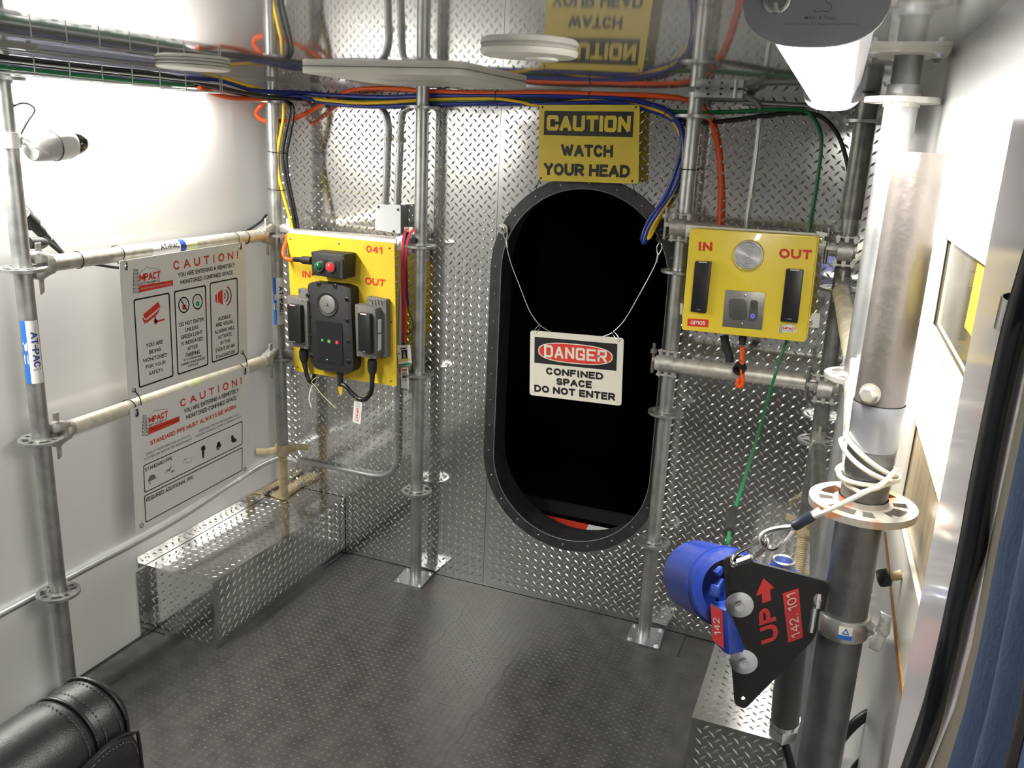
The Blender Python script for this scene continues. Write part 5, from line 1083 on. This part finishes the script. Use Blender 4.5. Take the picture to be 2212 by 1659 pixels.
# logo on the box
Rr, Kk, Ww = NB(), NB(), NB()
flat(Ww, me1.q((1432, 1268), (1500, 1240), (1572, 1275), (1568, 1330), (1430, 1322))); flat(Ww, me1.q((1404, 1240), (1424, 1240), (1428, 1338), (1390, 1336)))
e2 = N0(ye-.0013); text(Rr, 'MPACT', e2.q((1436, 1270), (1570, 1280), (1566, 1308), (1434, 1298)), .05); text(Kk, 'SAFETY SOLUTIONS LTD.', e2.q((1434, 1304), (1560, 1313), (1559, 1322), (1434, 1313)), .01); tower(Kk, e2, 1407, 1420, 1246, 1394, 1424, 1334, EY*-1, .0008, 5); stroke(Kk, e2.q((1440, 1268), (1470, 1252), (1495, 1246), (1540, 1262), (1570, 1276)), .0007, -EY)
obj('logo_ground', Ww, signw, t, False); obj('logo_red', Rr, red, t, False); obj('logo_black', Kk, ink, t, False)
for q in (((1765, 318), (1900, 345), (1888, 475), (1780, 465)), ((1728, 1135), (1805, 1140), (1790, 1282), (1672, 1275)), ((468, 255), (565, 262), (560, 380), (462, 375)), ((412, 1038), (440, 1040), (436, 1150), (408, 1148))):
    b = NB(); prism(b, [N0(-.185)(*p) for p in q], (0, .004, 0)); obj('mount_plate', b, white, t, False)
for u, v in ((1812, 402), (1706, 1217)):
    b = NB(); p = N0(-.21)(u, v); lathe(b, p, (0, -1, 0), [(0, .0075), (.003, .0075), (.004, .0055), (.0045, .004)], 16); obj('lid_screw', b, chrome, t)
b = NB(); prism(b, [N0(-.2)(*p) for p in ((520, 262), (1760, 340), (1760, 372), (520, 300))], (0, .006, 0)); obj('back_strip', b, offw, t, False)
# orange strap and black gland below the box
t = thing('orange_lead', N0(-.21)(1030, 1650), 'orange lead with a black rubber cap hanging under the yellow box', 'cord')
b = NB(); lathe(b, N0(-.21)(1035, 1370), N0(-.21)(1028, 1480)-N0(-.21)(1035, 1370), [(0, .012), (.01, .013), (.012, .010), (.018, .012), (.02, .009), (.026, .011)], 16); obj('gland', b, blkm, t)
k10 = Map(1380, 760, .21700, lambda u, v: Y(u, v, -.205))
b = NB(); tube(b, [N0(-.21)(1030, 1470), N0(-.21)(1028, 1600), k10(1025, 60), k10(1028, 180), k10(1035, 290), k10(1015, 345), k10(985, 335), k10(985, 300), k10(1005, 265)], .0075, 12, 6); obj('cord', b, org, t)
p = k10(1000, 170); d = V((-.25, -.75, -.45)).normalized(); b = NB(); lathe(b, p-d*.02, d, [(0, .0165), (.004, .0195), (.030, .0195), (.030, .0155), (.012, .0155)], 24); obj('rubber_cap', b, blkm, t)
b = NB(); k9 = N0(-.17); tube(b, [k9(850, 1360), k9(870, 1480), k9(900, 1560), k9(905, 1620)], .014, 12, 4); tag(obj('hose', b, blkm), 'short black hose hanging behind the bottom of the yellow box', 'hose')
# ================================================================== RIGHT WALL WINDOWS
def window(name, outer, inner, offs, mats, thick=.010):
    r = sroot(name, wallr(*outer[0], .0)); O = [wallr(u, v, offs[0]) for u, v in outer]; I = [wallr(u, v, offs[0]) for u, v in inner]
    for i in range(4):
        j = (i+1) % 4; b = NB(); prism(b, [O[i], O[j], I[j], I[i]], (offs[0]-.0005, 0, 0), .001, 1); obj('frame_bar', b, mats[0], r, False)
    for i in range(4):
        j = (i+1) % 4; c = sum(I, V())/4; b = NB(); prism(b, [p+V((-.0025, 0, 0)) for p in (I[i], I[j], I[j]+(c-I[j])*.05, I[i]+(c-I[i])*.05)], (.004, 0, 0)); obj('glazing_bead', b, frame_c, r, False)
    b = NB(); ngon(b, [wallr(u, v, offs[1]) for u, v in inner]); obj('pane', b, mats[1], r, False)
    return r
w1 = window('window_1', [(2036, 472), (2150, 541), (2094, 905), (1990, 692)], [(2044, 507), (2140, 570), (2098, 868), (2011, 700)], (.006, .002), (frame_c, glassm))
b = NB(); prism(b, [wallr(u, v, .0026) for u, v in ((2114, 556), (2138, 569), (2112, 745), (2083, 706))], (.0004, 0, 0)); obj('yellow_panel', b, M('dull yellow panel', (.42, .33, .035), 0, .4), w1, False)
w2 = window('window_2', [(1966, 815), (2078, 1150), (1960, 1640), (1909, 1148)], [(1978, 893), (2060, 1165), (2008, 1400), (1940, 1095)], (.007, .003), (frame_c, tang))
b = NB(); prism(b, [wallr(u, v, .0085) for u, v in ((1909, 1148), (1912, 1149), (1965, 1640), (1957, 1640))], (.008, 0, 0)); obj('wood_edge', b, wood, w2, False)
b = NB(); p = wallr(1948, 1241, .008); q = wallr(1921, 1246, .022); cyl(b, p, q, .0065, n=14); o = obj('handle_stem', b, tanm, w2)
b = NB(); d = (q-p).normalized(); lathe(b, q-d*.002, d, [(0, .007), (.002, .0115), (.012, .0118), (.016, .010), (.017, .006)], 20); obj('handle', b, blk, w2)
# ================================================================== PANEL, GASKET AND BLUE COVER AT THE FAR RIGHT
t = sroot('door_1', (2.22, -2.6, 0))
b = NB(); box(b, (2.222, -2.66, .99), (.044, .38, 1.96)); bmesh.ops.bevel(b, geom=b.edges[:], offset=.004, segments=2, affect='EDGES'); obj('leaf', b, M('white gloss door leaf', (.85, .83, .84), 0, .12, coat=.3), t)
gp = [(2290, 420), (2240, 570), (2196, 720), (2158, 890), (2128, 1040), (2103, 1180), (2079, 1290), (2052, 1411), (2020, 1535), (1975, 1659), (1930, 1770)]
b = NB(); tube(b, [X(u, v, 2.190) for u, v in gp], .0052, 16, 5); tag(obj('rubber_hose', b, M('glossy black hose', (.02, .026, .034), 0, .16, coat=.6)), 'glossy black hose running down the white door at the far right', 'hose')
b = NB(); p = X(2196, 678, 2.190); d = (X(2186, 745, 2.19)-X(2212, 640, 2.19)).normalized(); lathe(b, p-d*.006, d, [(0, .0056), (0, .0062), (.012, .0062), (.012, .0056)], 18, False); tag(obj('hose_clip', b, chrome), 'small steel clip on the black hose at the right edge', 'clip')
tt = thing('padded_cover', (2.19, -2.75, 1.2), 'blue padded fabric cover with a beige edge at the far right', 'cover')
def strip(pts_l, pts_r, x, th, nm, mat, bulge=0):
    b = NB(); rows = []
    for (a, c) in zip(pts_l, pts_r):
        p, q = X(*a, x), X(*c, x); rows.append([b.verts.new(p.lerp(q, s/6)+V((-bulge*math.sin(math.pi*s/6), 0, 0))) for s in range(7)])
    for A, B in zip(rows, rows[1:]):
        for k in range(6): b.faces.new((A[k], A[k+1], B[k+1], B[k]))
    g = bmesh.ops.extrude_face_region(b, geom=b.faces[:]); bmesh.ops.translate(b, verts=[v for v in g['geom'] if isinstance(v, bmesh.types.BMVert)], vec=(th, 0, 0)); bmesh.ops.recalc_face_normals(b, faces=b.faces)
    return obj(nm, b, mat, tt)
L1 = [(2240, 700), (2212, 830), (2180, 980), (2136, 1180), (2100, 1390), (2062, 1530), (2010, 1659), (1960, 1780)]
L2 = [(2262, 700), (2232, 830), (2200, 980), (2156, 1180), (2117, 1390), (2085, 1530), (2046, 1659), (2005, 1780)]
strip(L1, L2, 2.1945, .004, 'beige_edge', M('beige edging', (.55, .50, .40), 0, .5))
L3 = [(u+150, v) for u, v in L2]; L3 = [(2330, 700), (2310, 830), (2290, 980), (2270, 1180), (2225, 1390), (2200, 1530), (2168, 1659), (2130, 1780)]
strip(L2, [(u*.55+U*.45, v) for (u, v), (U, _) in zip(L2, L3)], 2.194, .005, 'blue_panel', bluef, .0022)
strip([(u*.55+U*.45, v) for (u, v), (U, _) in zip(L2, L3)], L3, 2.194, .005, 'blue_panel', bluef, .003)
L4 = [(u+26, v) for u, v in L3]; strip(L3, L4, 2.1935, .005, 'black_seam', blkm, .001); strip(L4, [(u+160, v) for u, v in L4], 2.194, .005, 'blue_panel', bluef, .002)
# ================================================================== WIRE ROPE, LINK, PLATE AND SIREN ON THE NEAREST POST
G = V((gx, gy, 0))
gz = lambda u, v: onp(u, v, V((gx, gy-.028, 1.3)), V((0, 1, 0))).z
t = thing('wire_rope', (gx, gy, 1.42), 'pale coated wire rope wrapped round the nearest post above its rosette', 'rope')
R0 = .0312; P = []
zs = [(gz(1818, 950), gz(1930, 1035)), (gz(1818, 965), gz(1930, 1045)), (gz(1817, 1040), gz(1925, 1050))]
N = 26
for k, (zl, zr) in enumerate(zs):
    zn = zs[min(k+1, 2)]
    for i in range(N):
        a = math.pi+2*math.pi*i/N; f = i/N; zl_, zr_ = zl+(zn[0]-zl)*f, zr+(zn[1]-zr)*f
        s = (1-math.cos(a))/2      # 1 on the left (x negative), 0 on the right
        P.append(V((gx+(R0+.004*(k == 1))*math.cos(a), gy+(R0+.004*(k == 1))*math.sin(a), zl_*s+zr_*(1-s))))
P += [V((gx-R0, gy, zs[2][0]-.003)), V((gx-.006, gy-R0-.002, gz(1868, 1062))), V((gx+R0*.9, gy-.022, gz(1925, 1042)))]
b = NB(); tube(b, P, .0029, 8, 2); obj('rope', b, ropem, t)
tl_ = [V((gx+.030, gy-.012, gz(1930, 1022))), D(1905, 1045, .955), D(1871, 1062, .95), D(1797, 1099, .965), D(1757, 1116, .98)]
b = NB(); tube(b, tl_, .0029, 8, 5); obj('tail', b, ropem, t)
b = NB(); tube(b, [D(1770, 1100, .985), D(1745, 1116, .985)], .0028, 8, 1, False); obj('rope_end', b, ropem, t)
p, q = D(1757, 1112, .982), D(1714, 1137, .995); b = NB(); lathe(b, p, q-p, [(0, .0058), (.002, .0064), ((q-p).length-.002, .0064), ((q-p).length, .0055)], 18); obj('ferrule', b, M('dark glossy ferrule', (.03, .035, .05), .3, .25), t)
th = [D(1712, 1138, .996), D(1685, 1141, 1.0), D(1660, 1147, 1.006), D(1646, 1156, 1.01), D(1644, 1168, 1.012), D(1652, 1180, 1.012), D(1666, 1188, 1.008), D(1681, 1182, 1.003), D(1698, 1164, .998), D(1714, 1143, .996)]
b = NB(); tube(b, th, .0030, 10, 5); obj('rope_eye', b, ropem, t)
cen = sum(th, V())/len(th); b = NB(); tube(b, [cen+(p-cen)*.90-FW*.001 for p in th], .0032, 8, 5); obj('thimble', b, chrome, t)
t = thing('quick_link', D(1620, 1195, 1.05), 'steel quick link between the rope eye and the black plate', 'link')
qa = [D(1597, 1214, 1.062), D(1586, 1219, 1.066), D(1581, 1211, 1.08), D(1590, 1197, 1.085), D(1618, 1181, 1.05), D(1640, 1170, 1.025), D(1652, 1164, 1.008), D(1658, 1169, 1.0), D(1655, 1181, 1.005), D(1640, 1195, 1.03), D(1626, 1203, 1.045)]
b = NB(); tube(b, qa, .0026, 10, 5); obj('link_body', b, chrome, t)
p, q = D(1626, 1203, 1.045), D(1596, 1214, 1.062); b = NB(); cyl(b, p, q, .0050, n=6); obj('hex_nut', b, zinc, t, False)
# black plate
pn = V((.2, -.98, 0)).normalized(); pp = D(1770, 1300, 1.082)
mp = Map(1412, 1100, .36166, lambda u, v: onp(u, v, pp, pn)); mp1 = Map(1412, 1100, .36166, lambda u, v: onp(u, v, pp+pn*.0006, pn)); mp2 = Map(1412, 1100, .36166, lambda u, v: onp(u, v, pp+pn*.0012, pn))
t = thing('mounting_plate', mp(520, 1190), 'black steel plate lettered UP clamped to the nearest post', 'plate')
out = bcorners([mp(415, 300), mp(520, 275), mp(600, 318), mp(1020, 430), mp(1060, 470), mp(1050, 560), mp(950, 785), mp(545, 1195), mp(483, 1168)], .006, 4)
hole = [mp(535+15*math.cos(-2*math.pi*i/16), 1135+18*math.sin(-2*math.pi*i/16)) for i in range(16)]
hole2 = [mp(478+24*math.cos(-2*math.pi*i/16), 322+26*math.sin(-2*math.pi*i/16)) for i in range(16)]
b = NB(); loops = [out, hole, hole2]; allv = [p for l in loops for p in l]
A = [b.verts.new(p) for p in allv]; B = [b.verts.new(p-pn*.005) for p in allv]
for tri in tessellate_polygon(loops):
    for S in (A, B):
        try: b.faces.new([S[i] for i in tri])
        except ValueError: pass
k0 = 0
for l in loops:
    for i in range(len(l)): j = (i+1) % len(l); b.faces.new((A[k0+i], A[k0+j], B[k0+j], B[k0+i]))
    k0 += len(l)
bmesh.ops.recalc_face_normals(b, faces=b.faces); obj('plate', b, M('black powder coat', (.012, .012, .012), .2, .42, bump=.03, bs=400), t, False)
b = NB(); flat(b, mp1.q((655, 410), (722, 470), (695, 480), (700, 545), (650, 562), (645, 505), (608, 522))); obj('arrow_print', b, M('red vinyl', (.46, .03, .03), 0, .45), t, False)
b = NB(); text(b, 'UP', mp1.q((642, 812), (624, 600), (722, 568), (748, 778)), .06); obj('lettering', b, MATS['red vinyl'], t, False)
b = NB(); flat(b, mp1.q((770, 502), (865, 472), (892, 765), (805, 798))); o = obj('label_strip', b, MATS['red vinyl'], t, False)
b = NB(); text(b, '142. 101', mp2.q((824, 775), (790, 508), (846, 488), (876, 752)), 0); obj('lettering', b, M('pale label print', (.6, .45, .42), 0, .5), t, False)
for u, v in ((512, 568), (537, 908)):
    p = mp1(u, v); b = NB(); lathe(b, p, pn, [(0, .0178), (.0018, .0178), (.0022, .0172)], 32); o = obj('washer', b, zinc, t)
    a, c, d = basis(pn); b = NB(); box(b, p+pn*.0055, (.0105, .0105, .0075), (a*.8+c*.6, c*.8-a*.6, pn)); bmesh.ops.bevel(b, geom=b.edges[:], offset=.0015, segments=2, affect='EDGES'); obj('bolt', b, zinc, o)
# clamp round the post
zc_ = gz(1806, 1362)
t = thing('pole_clamp', (gx, gy, zc_), 'steel band clamp with a wing nut and blue sticker on the nearest post', 'clamp')
b = NB(); lathe(b, (gx, gy, zc_-.014), EZ, [(0, .0276), (0, .0312), (.002, .0322), (.026, .0322), (.028, .0312), (.028, .0276)], 36, False); obj('band', b, M('satin steel band', (.55, .54, .51), .9, .34), t)
hx = V((gx-.036, gy-.012, zc_)); b = NB(); cyl(b, hx-EZ*.017, hx+EZ*.017, .0055, n=14); obj('hinge', b, chrome, t)
b = NB(); lathe(b, hx+V((.002, .004, .017)), EZ, [(0, .008), (.012, .009), (.02, .007)], 16); obj('hinge_lug', b, chrome, t)
p, q = V((gx+.031, gy-.008, zc_+.002)), D(1896, 1362, .985); b = NB(); cyl(b, p, q, .0048, n=14); obj('stud', b, galv, t)
b = NB(); lathe(b, p-(q-p)*.15, q-p, [(0, .0095), (.012, .008)], 14); obj('stud_lug', b, galv, t)
wn = (EYE-q).normalized(); mw = Map(1412, 1100, .36166, lambda u, v: onp(u, v, q-wn*.004, wn)); b = NB()
prism(b, mw.q((1352, 603), (1420, 640), (1412, 740), (1385, 775), (1346, 856), (1282, 824), (1300, 772), (1330, 735), (1325, 715), (1350, 660)), wn*.010, .0015, 2); obj('wing_nut', b, galvd, t)
b = NB(); c = mw(1378, 742)+wn*.0101; lathe(b, c, wn, [(0, .0034), (.0006, .0034), (-.0005+.0012, .0018)], 12); obj('wing_nut_hole', b, galvd, t)
ref = V((-.05, -1, 0)); band(t, V((gx, gy, zc_)), EZ, .0324, -.08, .42, -.008, .010, white, 'sticker', ref); band(t, V((gx, gy, zc_)), EZ, .0326, -.08, .42, -.008, -.002, bluel, 'sticker_base', ref)
fs = lambda a, s: V((gx, gy, zc_+s))+(V((-.05, -1, 0)).normalized()*math.cos(a)+EZ.cross(V((-.05, -1, 0)).normalized())*math.sin(a))*.0327
b = NB(); stroke(b, [fs(a, s) for a, s in ((.17, .007), (.06, .000), (.28, .000))], .0012, fs(.17, 0)-V((gx, gy, zc_)), True); obj('sticker_triangle', b, bluel, t, False)
# blue siren behind the plate
c0, c1 = D(1580, 1272, 1.16), D(1509, 1245, 1.315); d = (c1-c0).normalized(); L = (c1-c0).length
t = thing('siren', c0, 'glossy blue siren horn numbered 142 behind the black plate', 'siren')
b = NB(); lathe(b, c0, d, [(0, .040), (.004, .0525), (.02, .0535), (L*.9, .0542), (L, .0542), (L, .050), (L*.3, .043), (L*.28, .005)], 48, False); obj('horn', b, bluep, t)
b = NB(); lathe(b, c0+d*.022, d, [(0, .0530), (0, .0552), (.012, .0552), (.012, .0530)], 48, False); obj('flange', b, bluep, t)
m8 = lambda dep: Map(1440, 1150, .13562, lambda u, v: D(u, v, dep))
for pq, dep in ((((770, 840), (835, 850), (915, 730), (915, 1010), (830, 1050), (720, 1020)), 1.118), (((790, 640), (900, 545), (905, 660), (850, 720)), 1.125)):
    b = NB(); prism(b, m8(dep).q(*pq), d*.018, .0015, 2); obj('bracket_lug', b, bluep, t)
lp, ln = D(1553, 1345, 1.118), V((-.62, -.78, .1)).normalized(); mlb2 = Map(1412, 1100, .36166, lambda u, v: onp(u, v, lp, ln)); mlb3 = Map(1412, 1100, .36166, lambda u, v: onp(u, v, lp+ln*.0006, ln))
b = NB(); prism(b, mlb2.q((333, 556), (440, 612), (452, 872), (420, 860), (349, 785)), -ln*.035, .002, 2); obj('base_box', b, bluep, t)
b = NB(); flat(b, mlb3.q((340, 566), (411, 605), (420, 836), (353, 782))); obj('label_strip', b, MATS['red vinyl'], t, False)
b = NB(); mlb4 = Map(1412, 1100, .36166, lambda u, v: onp(u, v, lp+ln*.0012, ln)); text(b, '142', mlb4.q((364, 752), (354, 645), (393, 652), (402, 752)), 0); obj('lettering', b, MATS['pale label print'], t, False)
hb = D(1690, 1226, 1.215); b = NB(); lathe(b, hb-EZ*.10, EZ, [(0, .017), (.085, .019), (.088, .022), (.098, .022), (.10, .019)], 8); obj('hub', b, bluep, t, True, 30)
b = NB(); lathe(b, hb, EZ, [(-.004, .0165), (.012, .0165), (.0135, .0145), (.012, .0122), (-.006, .0115), (-.007, .001)], 28, False); obj('gland_ring', b, zinc, t)
b = NB(); tube(b, [hb-EZ*.06, (hb-EZ*.06).lerp(c0, .5), c0+d*.02], .022, 14, 4); obj('neck', b, bluep, t)
# dark handle tube, coupling and lead below the plate
pt = D(1713, 1385, 1.27); zlow = None
for i in range(400):
    z = pt.z-.001*i; r_ = V((pt.x, pt.y, z))-EYE; v = 829.5-FPX*r_.dot(UP)/r_.dot(FW)
    if v > 1548: break
pl = D(1696, 1550, 1.40)
t = thing('conduit_stub', pl, 'dark ribbed tube with a polished hex coupling hanging below the black plate', 'conduit')
d = (pl-pt).normalized(); b = NB(); lathe(b, pt-d*.06, d, [(0, .020), ((pl-pt).length+.06, .0225)], 28); obj('tube', b, M('dark tube', (.07, .065, .06), .2, .5, bump=.2, bs=300), t)
b = NB(); lathe(b, pl-d*.002, d, [(0, .0235), (.012, .0235), (.012, .0215), (.014, .0215)], 24); obj('collar', b, chrome, t)
b = NB(); lathe(b, pl+d*.012, d, [(0, .0232), (.003, .025), (.032, .025), (.036, .0205)], 6); obj('hex_coupling', b, chrome, t, False)
e = pl+d*.045; b = NB(); lathe(b, pl+d*.046, d, [(0, .015), (.012, .012), (.03, .0085)], 16); obj('boot', b, blkm, t)
b = NB(); tube(b, [pl+d*.06, D(1706, 1642, 1.44), D(1722, 1690, 1.44), D(1765, 1700, 1.42), D(1790, 1640, 1.40), D(1812, 1603, 1.38), D(1850, 1560, 1.36), D(1884, 1539, 1.35), D(1903, 1546, 1.35), D(1899, 1580, 1.35), D(1880, 1625, 1.36), D(1850, 1660, 1.38), D(1815, 1715, 1.42)], .0078, 12, 7); obj('lead', b, blkc, t)
# ================================================================== DOME CAMERA ON THE FAR LEFT POST
xc = .035
p0, p1 = X(66, 322, xc), X(187, 306, xc); d = (p1-p0).normalized(); L = (p1-p0).length; r = .041
t = thing('dome_camera', p0, 'white dome camera on a clamp bracket at the far left post', 'camera')
b = NB(); lathe(b, p0, d, [(0, r*.72), (L*.03, r*.82), (L*.36, r*.95)], 32); obj('mount_body', b, M('grey camera body', (.52, .52, .50), 0, .4), t)
b = NB(); lathe(b, p0+d*L*.38, d, [(0, r*.98), (L*.10, r), (L*.26, r*.98), (L*.32, r*.88), (L*.325, r*.86)], 36); obj('housing', b, white, t)
b = NB(); prof = [(L*.70+(L*.30)*math.sin(math.pi/2*i/9), r*.84*math.cos(math.pi/2*i/9)) for i in range(10)]; lathe(b, p0, d, [(L*.66, r*.84)]+prof, 32); obj('dome', b, M('dark smoked dome', (.02, .02, .022), 0, .05, coat=.6), t)
b = NB(); tube(b, [p0+d*L*.38+basis(d)[0]*r*math.cos(a)*.985+basis(d)[1]*r*math.sin(a)*.985 for a in (2*math.pi*i/32 for i in range(33))], .0012, 6, 1, False); obj('seam', b, ink, t)
za = X(30, 303, 0).z; b = NB(); lathe(b, (0, -1.2936, za-.02), EZ, [(0, .0246), (0, .031), (.04, .031), (.04, .0246)], 24, False); obj('post_band', b, white, t)
b = NB(); tube(b, [V((.028, -1.275, za)), V((.034, -1.24, za-.006)), p0-d*.002], .011, 10, 4); obj('arm', b, white, t)
b = NB(); tube(b, [X(50, 303, .05), X(75, 318, .075), X(105, 332, .08)], .003, 8, 4); obj('safety_strut', b, white, t)
b = NB(); tube(b, [X(24, 232, .02), X(45, 223, .02), X(62, 225, .02), X(75, 238, .02), X(60, 262, .02), X(45, 290, .02)], .003, 8, 5); obj('lead', b, inkg, t)
# black plug and lead behind the far left post
xk = -.055
p0, p1 = X(50, 462, xk), X(92, 505, xk); d = (p1-p0); L = d.length
t = thing('black_connector', p0, 'black plug connector hanging on the wall behind the far left post', 'connector')
b = NB(); lathe(b, p0, d, [(0, .012), (L*.05, .019), (L*.55, .021), (L*.6, .015), (L*.95, .015), (L, .011)], 20); obj('plug', b, blkm, t)
b = NB(); p2 = X(133, 546, xk); lathe(b, p1, p2-p1, [(0, .013), ((p2-p1).length*.3, .010), ((p2-p1).length*.32, .012), ((p2-p1).length, .007)], 16); obj('strain_relief', b, blk, t)
b = NB(); tube(b, [p2, X(165, 563, xk), X(211, 572, xk), X(300, 580, xk), X(420, 560, xk), X(549, 489, xk), X(576, 464, -.06)], .0048, 10, 6); obj('lead', b, blkc, t)
b = NB(); tube(b, [X(40, 430, xk), X(70, 460, xk), X(88, 500, xk), X(92, 515, xk)], .0012, 6, 5); obj('keeper_wire', b, inkg, t)
p0, p1 = X(62, 525, -.02), X(98, 525, -.02); b = NB(); lathe(b, p0, p1-p0, [(0, .0165), ((p1-p0).length*.8, .0165), ((p1-p0).length, .012)], 20); tag(obj('end_plug', b, blkm), 'black rubber end plug behind the far left post', 'plug')
# ================================================================== LEATHER CHAIR, LOWER LEFT
cx, y1, y0, zt = 1.060, -2.085, -2.66, .922
t = thing('office_chair', (cx, -2.37, 0), 'black leather office chair, only the top of its back showing at lower left', 'chair')
def back_profile(k, zk=0):       # outline in x-z, k shrinks
    P = []
    for i in range(15): a = math.pi*i/14; P.append((cx+.072*k*math.cos(a), zt-.066+.064*k*math.sin(a)))
    P += [(cx-.066*k, zt-.18), (cx-.05*k, zt-.42), (cx+.05*k, zt-.42), (cx+.074*k, zt-.18)]
    return P
def loft(rows):
    b = NB(); R = [[b.verts.new((x, y, z)) for x, z in prof] for y, prof in rows]
    for A, B in zip(R, R[1:]):
        for i in range(len(A)): j = (i+1) % len(A); b.faces.new((A[i], A[j], B[j], B[i]))
    b.faces.new(R[0]); b.faces.new(R[-1][::-1]); bmesh.ops.recalc_face_normals(b, faces=b.faces); return b
ys2 = -2.165
obj('end_roll', loft([(y1, back_profile(.72)), (y1-.012, back_profile(.93)), (y1-.03, back_profile(1.0)), (ys2+.012, back_profile(.985)), (ys2, back_profile(.93))]), leather, t, True, 70)
obj('backrest', loft([(ys2-.001, back_profile(.95)), (ys2-.012, back_profile(1.03)), (ys2-.05, back_profile(1.05)), (-2.40, back_profile(1.06)), (y0+.05, back_profile(1.03)), (y0, back_profile(.8))]), leather, t, True, 70)
for y, k in ((ys2, .985), (y1-.022, 1.012)):
    b = NB(); P = [V((x, y, z)) for x, z in back_profile(k)]; tube(b, P[:15]+P[-1:][::-1] if False else [P[-1]]+P[:16], .0032, 8, 3); obj('piping', b, leather, t)
for y, k in ((ys2+.016, 1.004), (ys2-.02, 1.05), (y1-.034, 1.008)):
    pr_ = catmull([V((x, y, z)) for x, z in [back_profile(k)[-1]]+back_profile(k)[:16]], 4); b = NB()
    for i in range(0, len(pr_)-1, 2): tube(b, [pr_[i], pr_[i+1]], .0009, 4, 1, False)
    o = obj('stitching', b, thread, t); o['kind'] = 'stuff'
# lower stitched face panel on the side towards the room
fx = lambda y, z, e=0: V((cx+.070+e, y, z))
fp = [(-2.09, .55), (-2.092, .81), (-2.104, .842), (-2.14, .856), (-2.19, .852), (-2.30, .825), (-2.45, .80), (-2.62, .79), (-2.62, .55)]
b = NB(); prism(b, [fx(y, z) for y, z in fp], (.012, 0, 0), .006, 3); obj('side_panel', b, leather, t)
b = NB(); tube(b, [fx(y, z, .010) for y, z in fp[:-1]], .003, 8, 4); obj('piping', b, leather, t)
pr_ = catmull([fx(y-.006, z-.012, .0128) for y, z in fp[1:-1]], 12); b = NB()
for i in range(0, len(pr_)-1, 2): tube(b, [pr_[i], pr_[i+1]], .0009, 4, 1, False)
o = obj('stitching', b, thread, t); o['kind'] = 'stuff'
b = NB(); box(b, (cx-.25, -2.37, .47), (.50, .50, .10)); bmesh.ops.bevel(b, geom=b.edges[:], offset=.035, segments=4, affect='EDGES'); obj('seat', b, leather, t)
b = NB(); box(b, (cx-.03, -2.37, .48), (.03, .10, .16)); obj('back_bracket', b, blkm, t)
b = NB(); cyl(b, (cx-.25, -2.37, .09), (cx-.25, -2.37, .43), .03, .026, 20); obj('gas_column', b, chrome, t)
for k in range(5):
    a = 2*math.pi*k/5+.3; c = V((cx-.25, -2.37, 0)); dd = V((math.cos(a), math.sin(a), 0)); b = NB(); tube(b, [c+V((0, 0, .11)), c+dd*.15+V((0, 0, .10)), c+dd*.28+V((0, 0, .075))], .018, 8, 3); obj('leg', b, blkm, t)
    b = NB(); n_ = V((-dd.y, dd.x, 0)); p = c+dd*.28+V((0, 0, .031)); cyl(b, p-n_*.022, p+n_*.022, .03, n=18); obj('caster', b, blk, t)
